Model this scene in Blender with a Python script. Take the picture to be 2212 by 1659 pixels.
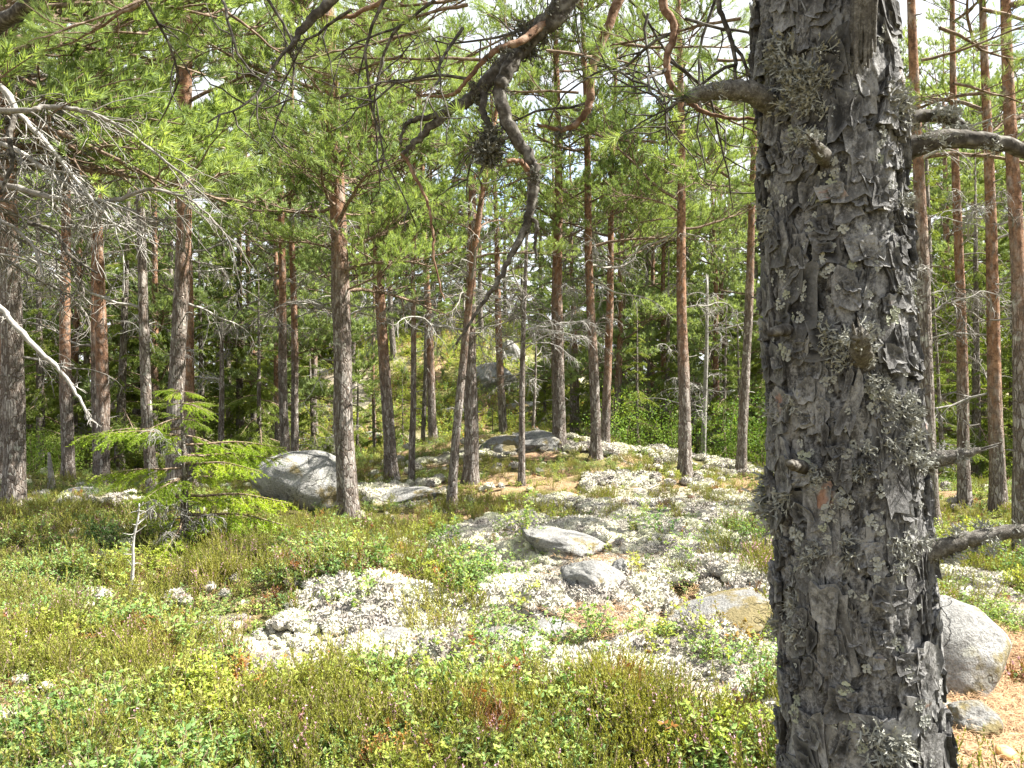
import bpy, math, random
import numpy as np
from mathutils import Vector, Matrix, Quaternion, Euler

# ------------------------------------------------------------------ clear
for o in list(bpy.data.objects):
    bpy.data.objects.remove(o, do_unlink=True)
scene = bpy.context.scene
COL = scene.collection

# ------------------------------------------------------------------ camera
CAMZ = 1.5
FP = 1703.0                      # focal length in units of a 2212 px wide picture
cam_d = bpy.data.cameras.new("camera")
cam_d.sensor_width = 36.0
cam_d.lens = 36.0 * FP / 2212.0
cam_d.clip_start = 0.05
cam_d.clip_end = 1000
cam = bpy.data.objects.new("camera", cam_d)
COL.objects.link(cam)
cam.location = (0, 0, CAMZ)
cam.rotation_euler = (math.radians(90), 0, 0)
scene.camera = cam

# ------------------------------------------------------------------ sky and sun
SUN_EL, SUN_AZ = math.radians(49), math.radians(88)
world = bpy.data.worlds.new("World")
scene.world = world
world.use_nodes = True
wt = world.node_tree
wt.nodes.clear()
w_out = wt.nodes.new("ShaderNodeOutputWorld")
w_bg = wt.nodes.new("ShaderNodeBackground")
w_bg.inputs["Strength"].default_value = 0.11
w_sky = wt.nodes.new("ShaderNodeTexSky")
w_sky.sky_type = 'NISHITA'
w_sky.sun_disc = False
w_sky.sun_elevation = SUN_EL
w_sky.sun_rotation = SUN_AZ
w_tc = wt.nodes.new("ShaderNodeTexCoord")
w_no = wt.nodes.new("ShaderNodeTexNoise")
w_no.inputs["Scale"].default_value = 2.6
w_no.inputs["Detail"].default_value = 6
w_ra = wt.nodes.new("ShaderNodeValToRGB")
w_ra.color_ramp.elements[0].position = 0.30
w_ra.color_ramp.elements[1].position = 0.47
w_mix = wt.nodes.new("ShaderNodeMix")
w_mix.data_type = 'RGBA'
w_mix.inputs[7].default_value = (2.6, 2.7, 2.85, 1)      # broken white cloud
wt.links.new(w_tc.outputs["Generated"], w_no.inputs["Vector"])
wt.links.new(w_no.outputs["Fac"], w_ra.inputs["Fac"])
wt.links.new(w_ra.outputs["Color"], w_mix.inputs[0])
wt.links.new(w_sky.outputs["Color"], w_mix.inputs[6])
wt.links.new(w_mix.outputs[2], w_bg.inputs["Color"])
wt.links.new(w_bg.outputs["Background"], w_out.inputs["Surface"])

sun_d = bpy.data.lights.new("sun", 'SUN')
sun_d.energy = 5.0
sun_d.angle = math.radians(0.6)
sun_d.color = (1.0, 0.95, 0.86)
sun = bpy.data.objects.new("sun", sun_d)
COL.objects.link(sun)
sdir = Vector((math.sin(SUN_AZ) * math.cos(SUN_EL), math.cos(SUN_AZ) * math.cos(SUN_EL), math.sin(SUN_EL)))
sun.rotation_euler = (-sdir).to_track_quat('-Z', 'Y').to_euler()
sun.location = sdir * 40

scene.view_settings.view_transform = 'Standard'
scene.view_settings.look = 'None'
scene.view_settings.exposure = 2.25
scene.view_settings.gamma = 1
scene.view_settings.use_curve_mapping = False
scene.cycles.use_denoising = True
scene.cycles.max_bounces = 4
scene.cycles.diffuse_bounces = 3
scene.cycles.transmission_bounces = 4
scene.cycles.caustics_reflective = False
scene.cycles.caustics_refractive = False

# ------------------------------------------------------------------ helpers
def ray(px, py):
    return np.array([(px - 1106.0) / FP, 1.0, (829.5 - py) / FP])

def at(px, py, Y):
    return np.array([0, 0, CAMZ]) + ray(px, py) * Y

def ss(t):
    t = np.clip(t, 0, 1)
    return t * t * (3 - 2 * t)

def _h(i, j, k, s):
    n = (i.astype(np.int64) * 374761393 + j.astype(np.int64) * 668265263 + k.astype(np.int64) * 2147483647 + s * 1274126177) & 0xffffffff
    n = ((n ^ (n >> 13)) * 1274126177) & 0xffffffff
    n = ((n ^ (n >> 16)) * 2246822519) & 0xffffffff
    return ((n ^ (n >> 15)) & 0xffffff) / float(0xffffff)

def vnoise(x, y, z, s=0):
    x, y, z = np.broadcast_arrays(np.asarray(x, float), np.asarray(y, float), np.asarray(z, float))
    i, j, k = np.floor(x), np.floor(y), np.floor(z)
    u, v, w = x - i, y - j, z - k
    u, v, w = u * u * (3 - 2 * u), v * v * (3 - 2 * v), w * w * (3 - 2 * w)
    r = 0
    for a in (0, 1):
        for b in (0, 1):
            for c in (0, 1):
                r = r + _h(i + a, j + b, k + c, s) * (u if a else 1 - u) * (v if b else 1 - v) * (w if c else 1 - w)
    return r * 2 - 1

def fbm(x, y, z, s=0, o=4):
    r, a, f = 0, 0.5, 1.0
    for q in range(o):
        r = r + a * vnoise(x * f, y * f, z * f, s + q)
        a *= 0.5; f *= 2.03
    return r

def norm(v):
    v = np.asarray(v, float)
    return v / (np.linalg.norm(v, axis=-1, keepdims=True) + 1e-12)

class MB:
    """collects triangles"""
    def __init__(self):
        self.V, self.T, self.M, self.n = [], [], [], 0
    def add(self, V, T, m=0):
        V = np.asarray(V, np.float32).reshape(-1, 3); T = np.asarray(T, np.int32).reshape(-1, 3)
        self.V.append(V); self.T.append(T + self.n)
        self.M.append(np.full(len(T), m, np.int32)); self.n += len(V)
        return self
    def join(self):
        if len(self.V) != 1:
            self.V = [np.concatenate(self.V)] if self.V else [np.zeros((0, 3), np.float32)]
            self.T = [np.concatenate(self.T)] if self.T else [np.zeros((0, 3), np.int32)]
            self.M = [np.concatenate(self.M)] if self.M else [np.zeros(0, np.int32)]
        return self.V[0], self.T[0], self.M[0]
    def put(self, other, R, t, s=1.0):
        V, T, M = other.join()
        self.V.append(((V * s) @ np.asarray(R, np.float32).T + np.asarray(t, np.float32)).astype(np.float32))
        self.T.append(T + self.n); self.M.append(M); self.n += len(V)
    def mesh(self, name, mats, smooth=True, attrs=None):
        V, T, M = self.join()
        me = bpy.data.meshes.new(name)
        me.vertices.add(len(V)); me.vertices.foreach_set("co", V.ravel())
        me.loops.add(len(T) * 3); me.loops.foreach_set("vertex_index", T.ravel())
        me.polygons.add(len(T)); me.polygons.foreach_set("loop_start", np.arange(0, len(T) * 3, 3, dtype=np.int32))
        me.polygons.foreach_set("material_index", M)
        me.polygons.foreach_set("use_smooth", np.full(len(T), bool(smooth)))
        for m in mats:
            me.materials.append(m)
        for k, a in (attrs or {}).items():
            at_ = me.attributes.new(k, 'FLOAT', 'POINT'); at_.data.foreach_set("value", np.asarray(a, np.float32))
        me.update(); me.validate()
        return me

def obj(name, me, parent=None, label=None, cat=None, group=None, kind=None, M=None):
    o = bpy.data.objects.new(name, me)
    COL.objects.link(o)
    if parent is not None: o.parent = parent
    if M is not None: o.matrix_basis = M
    if label: o["label"] = label
    if cat: o["category"] = cat
    if group: o["group"] = group
    if kind: o["kind"] = kind
    return o

def root_at(name, P, U, label, cat, group=None):
    """an Empty at the foot of a thing, leaning along U; returns (empty, world matrix)"""
    o = obj(name, None, label=label, cat=cat, group=group)
    q = Vector((0, 0, 1)).rotation_difference(Vector(U))
    M = Matrix.Translation(Vector(P)) @ q.to_matrix().to_4x4()
    o.matrix_basis = M
    o.empty_display_size = 0.2
    return o, M

def world_child(name, me, parent, PM, **kw):
    """a part whose mesh is written in world coordinates"""
    o = obj(name, me, parent, **kw)
    o.matrix_parent_inverse = PM.inverted()
    return o

def frames(P):
    P = np.asarray(P, float)
    T = np.gradient(P, axis=0); T = norm(T)
    up = np.array([0, 0, 1.0]) if abs(T[0][2]) < 0.9 else np.array([1.0, 0, 0])
    N = [norm(np.cross(T[0], up))]
    for i in range(1, len(P)):
        n = N[-1] - T[i] * np.dot(N[-1], T[i]); N.append(norm(n))
    N = np.array(N); B = np.cross(T, N)
    return T, N, B

def tube(mb, P, r, sides=5, m=0, rough=0.0, rng=None, ridge=0.0):
    P = np.asarray(P, float); n = len(P)
    r = np.broadcast_to(np.asarray(r, float), (n,))
    T, N, B = frames(P)
    a = np.arange(sides) * 2 * math.pi / sides
    rr = np.repeat(r[:, None], sides, 1)
    if rough and rng is not None:
        rr = rr * (1 + rough * (rng.random((n, sides)) * 2 - 1))
    if ridge and rng is not None:
        rr = rr * (1 + ridge * rng.normal(0, 1, sides)[None, :])
    V = P[:, None, :] + rr[..., None] * (np.cos(a)[None, :, None] * N[:, None, :] + np.sin(a)[None, :, None] * B[:, None, :])
    V = V.reshape(-1, 3)
    i = np.arange(n - 1)[:, None] * sides; j = np.arange(sides)[None, :]; k = (j + 1) % sides
    q = np.stack([i + j, i + k, i + k + sides, i + j + sides], -1).reshape(-1, 4)
    T_ = np.concatenate([q[:, [0, 1, 2]], q[:, [0, 2, 3]]])
    V = np.concatenate([V, P[-1:] + T[-1:] * r[-1] * 0.4])
    e = (n - 1) * sides; c = len(V) - 1
    cap = np.stack([e + np.arange(sides), e + (np.arange(sides) + 1) % sides, np.full(sides, c)], -1)
    mb.add(V, np.concatenate([T_, cap]), m)

def resample(P, k):
    """smooth polyline: Catmull-Rom through the rows of P (any number of columns)"""
    P = np.asarray(P, float)
    Q = np.vstack([2 * P[0] - P[1], P, 2 * P[-1] - P[-2]])
    out = []
    for i in range(1, len(Q) - 2):
        for t in np.linspace(0, 1, k, endpoint=False):
            a, b, c, d = Q[i - 1], Q[i], Q[i + 1], Q[i + 2]
            out.append(0.5 * (2 * b + (c - a) * t + (2 * a - 5 * b + 4 * c - d) * t * t + (3 * b - a - 3 * c + d) * t ** 3))
    out.append(P[-1])
    return np.array(out)

def grow(rng, p, d, L, n, kink=0.15, bias=(0, 0, 0)):
    p = np.array(p, float); d = norm(np.array(d, float)); out = [p.copy()]
    b = np.asarray(bias, float) / n
    for _ in range(n):
        d = norm(d + rng.normal(0, kink, 3) + b)
        p = p + d * (L / n); out.append(p.copy())
    return np.array(out)

def needles(mb, P, D, rng, n, slen, nlen, wid, spread=0.85, m=1):
    P = np.asarray(P, float).reshape(-1, 3); D = norm(np.asarray(D, float).reshape(-1, 3)); k = len(P)
    if not k: return
    t = rng.random((k, n, 1)) ** 0.8
    base = P[:, None] + D[:, None] * (slen * t)
    Dn = np.repeat(D[:, None], n, 1)
    per = norm(np.cross(Dn, rng.normal(size=(k, n, 3))))
    a = spread * (0.55 + 0.6 * rng.random((k, n, 1)))
    d = Dn * np.cos(a) + per * np.sin(a) + np.array([0, 0, 0.12])
    d = norm(d)
    L = nlen * (0.7 + 0.5 * rng.random((k, n, 1)))
    s = norm(np.cross(d, rng.normal(size=(k, n, 3)))) * wid / 2
    V = np.stack([base - s, base + s, base + d * L], 2).reshape(-1, 3)
    mb.add(V, np.arange(len(V)).reshape(-1, 3), m)

def rot_z(a):
    c, s = math.cos(a), math.sin(a); return np.array([[c, -s, 0], [s, c, 0], [0, 0, 1]])
def rot_y(a):
    c, s = math.cos(a), math.sin(a); return np.array([[c, 0, s], [0, 1, 0], [-s, 0, c]])
def rot_x(a):
    c, s = math.cos(a), math.sin(a); return np.array([[1, 0, 0], [0, c, -s], [0, s, c]])

# ------------------------------------------------------------------ materials
class Mat:
    def __init__(self, name):
        self.m = bpy.data.materials.new(name); self.m.use_nodes = True
        self.t = self.m.node_tree; self.t.nodes.clear()
        self.out = self.t.nodes.new("ShaderNodeOutputMaterial")
    def n(self, kind, ins=None, **props):
        nd = self.t.nodes.new("ShaderNode" + kind)
        for k, v in props.items(): setattr(nd, k, v)
        for k, v in (ins or {}).items():
            s = nd.inputs[k]
            if isinstance(v, bpy.types.NodeSocket): self.t.links.new(v, s)
            elif isinstance(v, bpy.types.Node): self.t.links.new(v.outputs[0], s)
            else:
                if isinstance(v, tuple) and len(v) == 3 and s.type == 'RGBA': v = (*v, 1)
                s.default_value = v
        return nd
    def mix(self, f, a, b):
        nd = self.n("Mix", {0: f, 6: a, 7: b}, data_type='RGBA'); return nd.outputs[2]
    def mul(self, a, b):
        nd = self.n("Mix", {0: 1.0, 6: a, 7: b}, data_type='RGBA', blend_type='MULTIPLY'); return nd.outputs[2]
    def math(self, op, a, b=0.0):
        return self.n("Math", {0: a, 1: b}, operation=op).outputs[0]
    def ramp(self, f, *stops):
        nd = self.n("ValToRGB", {0: f}); e = nd.color_ramp.elements
        while len(e) < len(stops): e.new(0.5)
        for el, (p, c) in zip(e, stops):
            el.position = p; el.color = (*c, 1) if isinstance(c, tuple) else (c, c, c, 1)
        return nd.outputs[0]
    def noise(self, vec, scale, detail=3, rough=0.55):
        return self.n("TexNoise", {"Vector": vec, "Scale": scale, "Detail": detail, "Roughness": rough}).outputs["Fac"]
    def attr(self, name):
        return self.n("Attribute", attribute_name=name).outputs["Fac"]
    def obco(self, sc=(1, 1, 1)):
        tc = self.n("TexCoord")
        return self.n("Mapping", {"Vector": tc.outputs["Object"], "Scale": sc}).outputs[0]
    def pos(self):
        return self.n("NewGeometry").outputs["Position"]
    def bump(self, h, strength=0.5, dist=0.01):
        return self.n("Bump", {"Height": h, "Strength": strength, "Distance": dist}).outputs[0]
    def finish(self, col, rough=0.85, normal=None, spec=0.25, trans=None, tf=0.35):
        ins = {"Base Color": col, "Roughness": rough, "Specular IOR Level": spec}
        if normal is not None: ins["Normal"] = normal
        b = self.n("BsdfPrincipled", ins).outputs[0]
        if trans is not None:
            tr = self.n("BsdfTranslucent", {"Color": trans}).outputs[0]
            b = self.n("MixShader", {0: tf, 1: b, 2: tr}).outputs[0]
        self.t.links.new(b, self.out.inputs["Surface"])
        return self.m

def foliage_mat(name, dark, mid, light, scale=1.2, trans=(1.25, 1.2, 0.55), tf=0.4, odd=None, odd_at=0.97, rough=0.6, spec=0.25):
    """leaf or needle colour: drifts over the ground, differs from leaf to leaf"""
    k = Mat(name)
    no = k.noise(k.pos(), scale, 3)
    isl = k.n("NewGeometry").outputs["Random Per Island"]
    inst = k.n("ObjectInfo").outputs["Random"]
    f = k.math('ADD', k.math('MULTIPLY', no, 0.62), k.math('ADD', k.math('MULTIPLY', isl, 0.25), k.math('MULTIPLY', inst, 0.18)))
    c = k.ramp(f, (0.3, dark), (0.52, mid), (0.76, light))
    if odd is not None:
        f2 = k.ramp(k.noise(k.pos(), 3.1, 2), (odd_at - 0.05, 0.0), (odd_at, 1.0))
        c = k.mix(f2, c, odd)
    tr = k.mul(c, (*trans, 1))
    return k.finish(c, rough, spec=spec, trans=tr, tf=tf)

M_PNEEDLE = foliage_mat("pine_needle_green", (0.10, 0.15, 0.062), (0.215, 0.30, 0.105), (0.37, 0.455, 0.16), 0.9, tf=0.42)
M_PNEEDLE_FAR = foliage_mat("pine_needle_soft_green", (0.14, 0.19, 0.10), (0.235, 0.31, 0.14), (0.34, 0.425, 0.175), 0.35, tf=0.42)
M_SNEEDLE = foliage_mat("spruce_needle_green", (0.07, 0.11, 0.025), (0.155, 0.21, 0.04), (0.3, 0.35, 0.065), 0.5, tf=0.42)
M_YNEEDLE = foliage_mat("young_spruce_needle", (0.120, 0.204, 0.022), (0.240, 0.348, 0.033), (0.396, 0.480, 0.050), 2.2, tf=0.45)
M_BILB = foliage_mat("bilberry_leaf", (0.09, 0.185, 0.07), (0.215, 0.335, 0.105), (0.42, 0.47, 0.12), 1.7, tf=0.42, odd=(0.27, 0.105, 0.035), odd_at=0.71)
M_BILY = foliage_mat("bilberry_leaf_yellowing", (0.20, 0.28, 0.055), (0.345, 0.415, 0.08), (0.50, 0.51, 0.12), 2.1, tf=0.45, odd=(0.36, 0.17, 0.05), odd_at=0.66)
M_LING = foliage_mat("lingonberry_leaf", (0.105, 0.210, 0.050), (0.285, 0.378, 0.075), (0.495, 0.490, 0.100), 2.5, tf=0.25, odd=(0.32, 0.14, 0.05), odd_at=0.68, rough=0.4, spec=0.4)
M_HEATH = foliage_mat("heather_green", (0.125, 0.155, 0.03), (0.225, 0.24, 0.045), (0.36, 0.35, 0.08), 1.5, tf=0.3, odd=(0.22, 0.11, 0.04), odd_at=0.7)
M_HEATHBR = foliage_mat("heather_brown", (0.13, 0.07, 0.03), (0.22, 0.11, 0.045), (0.30, 0.17, 0.07), 2.0, tf=0.2)
M_LEAFY = foliage_mat("broadleaf_green", (0.07, 0.14, 0.03), (0.15, 0.25, 0.045), (0.28, 0.37, 0.07), 0.7, tf=0.45)
M_REDLEAF = foliage_mat("sapling_reddish_leaf", (0.12, 0.14, 0.03), (0.24, 0.16, 0.04), (0.36, 0.2, 0.05), 6, tf=0.4)

def m_flower():
    k = Mat("heather_pink_flower"); return k.finish((0.62, 0.36, 0.46), 0.7, trans=(0.6, 0.35, 0.42), tf=0.3)
M_FLOWER = m_flower()

def m_lichen():
    k = Mat("reindeer_lichen")
    no = k.noise(k.pos(), 1.9, 3); inst = k.n("ObjectInfo").outputs["Random"]
    fine = k.noise(k.pos(), 70, 3)
    f = k.math('ADD', k.math('MULTIPLY', no, 0.8), k.math('MULTIPLY', inst, 0.25))
    c = k.ramp(f, (0.36, (0.28, 0.255, 0.23)), (0.5, (0.48, 0.455, 0.395)), (0.70, (0.68, 0.68, 0.49)))
    c = k.mul(c, k.ramp(fine, (0.3, 0.78), (0.62, 1.0)))
    return k.finish(c, 0.95, spec=0.05, trans=k.mul(c, (1, 1, .9, 1)), tf=0.18)
M_LICHEN = m_lichen()

def m_tree_lichen(name, a, b):
    k = Mat(name)
    f = k.noise(k.pos(), 55, 4); inst = k.n("ObjectInfo").outputs["Random"]
    c = k.mix(k.math('ADD', k.math('MULTIPLY', f, 0.8), k.math('MULTIPLY', inst, 0.3)), a, b)
    return k.finish(c, 0.95, spec=0.05)
M_BUSHL = m_tree_lichen("bushy_grey_lichen", (0.13, 0.127, 0.11), (0.36, 0.365, 0.325))
M_DARKL = m_tree_lichen("dark_beard_lichen", (0.045, 0.043, 0.036), (0.16, 0.16, 0.135))
M_LEAFL = m_tree_lichen("leafy_pale_lichen", (0.17, 0.172, 0.158), (0.35, 0.355, 0.32))
M_LEAFG = m_tree_lichen("leafy_greenish_lichen", (0.19, 0.198, 0.16), (0.32, 0.335, 0.25))

def m_dead():
    k = Mat("dead_grey_wood")
    f = k.noise(k.obco((6, 6, 6)), 5, 4); inst = k.n("ObjectInfo").outputs["Random"]
    c = k.ramp(k.math('ADD', k.math('MULTIPLY', f, 0.7), k.math('MULTIPLY', inst, 0.3)), (0.3, (0.11, 0.096, 0.082)), (0.52, (0.22, 0.208, 0.19)), (0.78, (0.40, 0.39, 0.365)))
    return k.finish(c, 0.9, k.bump(f, 0.6, 0.01), spec=0.1)
M_DEAD = m_dead()

def m_stub():
    k = Mat("weathered_stub_wood")
    f = k.noise(k.pos(), 38, 6, 0.75); g = k.noise(k.pos(), 160, 4, 0.7)
    q = k.math('ADD', k.math('MULTIPLY', f, 0.6), k.math('MULTIPLY', g, 0.4))
    c = k.ramp(q, (0.36, (0.035, 0.031, 0.027)), (0.5, (0.10, 0.092, 0.080)), (0.66, (0.24, 0.23, 0.21)))
    return k.finish(c, 0.9, k.bump(q, 1.0, 0.012), spec=0.1)
M_STUB = m_stub()

def m_twig(name, a, b, c_):
    k = Mat(name)
    f = k.noise(k.pos(), 40, 4)
    c = k.ramp(f, (0.32, a), (0.5, b), (0.68, c_))
    return k.finish(c, 0.9, k.bump(f, 0.9, 0.006), spec=0.1)
M_TWIG = m_twig("pine_twig_bark", (0.06, 0.046, 0.035), (0.145, 0.102, 0.072), (0.26, 0.21, 0.17))
M_LIMB = m_twig("dark_limb_bark", (0.028, 0.025, 0.021), (0.062, 0.055, 0.047), (0.16, 0.152, 0.135))
M_LIMBOR = m_twig("orange_limb_bark", (0.07, 0.042, 0.028), (0.15, 0.088, 0.055), (0.25, 0.18, 0.135))
M_STEM = m_twig("shrub_stem", (0.10, 0.07, 0.045), (0.18, 0.13, 0.09), (0.30, 0.25, 0.2))

def m_bark(name, grey=False):
    k = Mat(name)
    v = k.obco((1, 1, 0.27))
    wob = k.n("VectorMath", {0: v, 1: k.n("Mapping", {"Vector": k.n("TexNoise", {"Vector": v, "Scale": 9.0, "Detail": 3}).outputs["Color"], "Scale": (.11, .11, .11)}).outputs[0]}, operation='ADD').outputs[0]
    d2 = k.n("TexVoronoi", {"Vector": wob, "Scale": 34.0}, feature='DISTANCE_TO_EDGE').outputs["Distance"]
    cid = k.n("TexVoronoi", {"Vector": wob, "Scale": 34.0}).outputs["Color"]
    fin = k.noise(k.obco(), 45, 5, 0.65)
    big = k.noise(k.obco(), 3.5, 3)
    plate = k.ramp(k.math('ADD', k.math('MULTIPLY', fin, 0.6), k.math('MULTIPLY', k.n("SeparateColor", {0: cid}).outputs[0], 0.4)),
                   (0.28, (0.082, 0.066, 0.056)), (0.5, (0.172, 0.15, 0.133)), (0.75, (0.33, 0.305, 0.28)))
    fis = k.ramp(d2, (0.0, 0.15), (0.13, 1.0))
    lower = k.mix(fis, (0.12, 0.09, 0.07), plate)
    if grey:
        col = lower
        h = k.math('ADD', k.math('MULTIPLY', fis, 0.7), k.math('MULTIPLY', fin, 0.5))
    else:
        org = k.ramp(k.math('ADD', k.math('MULTIPLY', fin, 0.5), k.math('MULTIPLY', big, 0.5)), (0.32, (0.095, 0.058, 0.042)), (0.5, (0.225, 0.122, 0.072)), (0.68, (0.34, 0.22, 0.145)))
        flake = k.ramp(k.noise(k.obco((1, 1, 0.5)), 14, 4), (0.50, 0.0), (0.64, 0.8))
        org = k.mix(flake, org, (0.29, 0.235, 0.20))
        org = k.mul(org, k.ramp(k.noise(k.obco((1, 1, 0.6)), 22, 5, 0.7), (0.40, 0.45), (0.55, 1.0)))
        mx = k.attr("orange")
        col = k.mix(mx, lower, org)
        hl = k.math('ADD', k.math('MULTIPLY', fis, 0.7), k.math('MULTIPLY', fin, 0.5))
        h = k.mix(mx, hl, k.math('ADD', k.math('MULTIPLY', fin, 0.5), k.math('MULTIPLY', flake, 0.35)))
    lich = k.ramp(k.noise(k.obco(), 8, 5, 0.7), (0.60, 0.0), (0.66, 0.7))
    if not grey:
        lich = k.math('MULTIPLY', lich, k.math('SUBTRACT', 1.0, k.attr("orange")))
    col = k.mix(lich, col, (0.42, 0.43, 0.37))
    return k.finish(col, 0.9, k.bump(h, 1.0, 0.02), spec=0.12)
M_BARK = m_bark("pine_bark")
M_BARKG = m_bark("grey_bark", True)

def m_bigbark(name, plate):
    k = Mat(name)
    p = k.obco(); inst = k.n("ObjectInfo").outputs["Random"]
    off = k.n("Combine" + "XYZ", {0: k.math('MULTIPLY', inst, 7.0), 1: k.math('MULTIPLY', inst, 3.0), 2: 0.0}).outputs[0]
    pv = k.n("VectorMath", {0: p, 1: off}, operation='ADD').outputs[0]
    pz = k.n("Mapping", {"Vector": pv, "Scale": (1, 1, 0.45)}).outputs[0]
    fin = k.noise(pv, 120, 5, 0.7); mid = k.noise(pv, 17, 4, 0.6)
    lay = k.noise(pz, 26, 6, 0.6)
    terr = k.n("Math", {0: lay, 1: 0.055}, operation='SNAP').outputs[0]       # flaked layers
    f = k.math('ADD', k.math('MULTIPLY', fin, 0.35), k.math('ADD', k.math('MULTIPLY', terr, 0.45), k.math('ADD', k.math('MULTIPLY', mid, 0.2), k.math('MULTIPLY', inst, 0.12))))
    c = k.ramp(f, (0.46, (0.016, 0.0155, 0.0155)), (0.55, (0.064, 0.062, 0.061)), (0.65, (0.24, 0.237, 0.233)))
    if plate:
        red = k.ramp(k.noise(pv, 13, 3), (0.64, 0.0), (0.68, 0.75))
        red = k.math('MULTIPLY', red, k.ramp(inst, (0.72, 0.0), (0.78, 1.0)))
        c = k.mix(red, c, (0.27, 0.14, 0.09))
        c = k.mix(k.math('MULTIPLY', k.attr("rim"), 0.5), c, (0.26, 0.257, 0.254))
    else:
        c = k.mix(k.attr("fissure"), c, (0.035, 0.030, 0.027))
    h = k.math('ADD', k.math('MULTIPLY', fin, 0.25), k.math('MULTIPLY', terr, 2.2))
    return k.finish(c, 0.85, k.bump(h, 1.0, 0.022), spec=0.25)
M_BIG = m_bigbark("old_pine_bark", False)
M_PLATE = m_bigbark("old_pine_bark_plate", True)

def m_rock(name, tone, moss=0.0):
    k = Mat(name)
    p = k.obco()
    big = k.noise(p, 2.6, 4); fin = k.noise(p, 60, 4, 0.7); spk = k.n("TexVoronoi", {"Vector": p, "Scale": 90.0}).outputs["Color"]
    f = k.math('ADD', k.math('MULTIPLY', big, 0.55), k.math('MULTIPLY', fin, 0.45))
    c = k.ramp(f, (0.33, tuple(tone * q for q in (0.55, 0.54, 0.52))), (0.5, tuple(tone * q for q in (1.0, 0.99, 0.95))), (0.68, tuple(tone * q for q in (1.5, 1.46, 1.38))))
    c = k.mul(c, k.ramp(k.n("SeparateColor", {0: spk}).outputs[0], (0.0, 0.75), (1.0, 1.12)))
    pale = k.ramp(k.noise(p, 7.5, 5, 0.65), (0.57, 0.0), (0.63, 0.55))
    c = k.mix(pale, c, (0.40, 0.40, 0.34))
    dark = k.ramp(k.noise(p, 11, 4, 0.6), (0.66, 0.0), (0.69, 0.85))
    c = k.mix(dark, c, (0.045, 0.042, 0.04))
    crk = k.ramp(k.n("TexVoronoi", {"Vector": k.n("VectorMath", {0: p, 1: k.n("Mapping", {"Vector": k.n("TexNoise", {"Vector": p, "Scale": 4.0, "Detail": 4}).outputs["Color"], "Scale": (.5, .5, .5)}).outputs[0]}, operation='ADD').outputs[0], "Scale": 1.4}, feature='DISTANCE_TO_EDGE').outputs["Distance"], (0.0, 0.35), (0.012, 1.0))
    c = k.mix(crk, (0.06, 0.055, 0.05), c)
    if moss:
        nz = k.n("SeparateXYZ", {0: k.n("NewGeometry").outputs["Normal"]}).outputs[2]
        mo = k.ramp(k.noise(p, 3.2, 5, 0.6), (0.62 - moss * 0.2, 0.0), (0.68 - moss * 0.2, 0.9))
        c = k.mix(mo, c, k.mix(fin, (0.11, 0.095, 0.035), (0.22, 0.17, 0.075)))
    return k.finish(c, 0.9, k.bump(k.math('ADD', k.math('MULTIPLY', crk, 0.8), k.math('ADD', fin, k.math('MULTIPLY', big, 2.5))), 1.0, 0.022), spec=0.2)
M_ROCK = m_rock("grey_granite", 0.22, 0.2)
M_ROCKM = m_rock("mossy_granite", 0.22, 0.75)
M_BOULDER = m_rock("boulder_granite", 0.30, 0.2)
M_ROCKL = m_rock("pale_granite", 0.25, 0.3)

def m_ground():
    k = Mat("forest_floor")
    p = k.pos()
    n1 = k.noise(p, 3.0, 5, 0.6); n2 = k.noise(p, 28, 5, 0.65); n3 = k.noise(p, 120, 3, 0.7)
    moss = k.ramp(k.math('ADD', k.math('MULTIPLY', n1, 0.5), k.math('MULTIPLY', n2, 0.5)), (0.33, (0.06, 0.055, 0.025)), (0.5, (0.14, 0.13, 0.05)), (0.68, (0.27, 0.23, 0.10)))
    lit = k.ramp(k.math('ADD', k.math('MULTIPLY', n3, 0.6), k.math('MULTIPLY', n2, 0.4)), (0.34, (0.15, 0.085, 0.05)), (0.5, (0.33, 0.21, 0.13)), (0.66, (0.50, 0.37, 0.26)))
    li = k.ramp(k.math('ADD', k.math('MULTIPLY', n2, 0.6), k.math('MULTIPLY', n1, 0.4)), (0.34, (0.20, 0.17, 0.14)), (0.5, (0.37, 0.34, 0.28)), (0.66, (0.50, 0.49, 0.37)))
    c = k.mix(k.attr("litter"), moss, lit)
    c = k.mix(k.attr("lichen"), c, li)
    return k.finish(c, 0.95, k.bump(k.math('ADD', n2, k.math('MULTIPLY', n3, 0.5)), 1.0, 0.03), spec=0.05)
M_GROUND = m_ground()
def m_mush(n, a, b):
    k = Mat(n); c = k.mix(k.noise(k.obco(), 30, 3), a, b); return k.finish(c, 0.6)
M_CAP = m_mush("mushroom_cap_ochre", (0.55, 0.27, 0.08), (0.72, 0.48, 0.22))
M_STIPE = m_mush("mushroom_stem_cream", (0.55, 0.48, 0.36), (0.7, 0.64, 0.52))

# ------------------------------------------------------------------ terrain
_AZ = [-0.9, -0.65, -0.3, -0.08, 0.1, 0.3, 0.55, 0.9]
_RD = [12.0, 12.3, 12.8, 15.0, 15.3, 13.4, 10.8, 10.0]
HUMPS = [(0.55, 6.6, 1.0, 0.75, 0.36), (0.05, 4.95, 0.65, 0.42, 0.19), (-0.95, 5.4, 0.75, 0.5, 0.18), (1.4, 5.3, 0.8, 0.42, 0.22),
         (-1.5, 9.9, 1.3, 0.8, 0.16), (1.7, 7.3, 0.9, 0.8, 0.12), (2.75, 4.6, 0.8, 0.7, 0.16), (-4.9, 10.4, 1.2, 0.8, 0.12), (0.9, 3.5, .7, .5, .05)]

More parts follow.
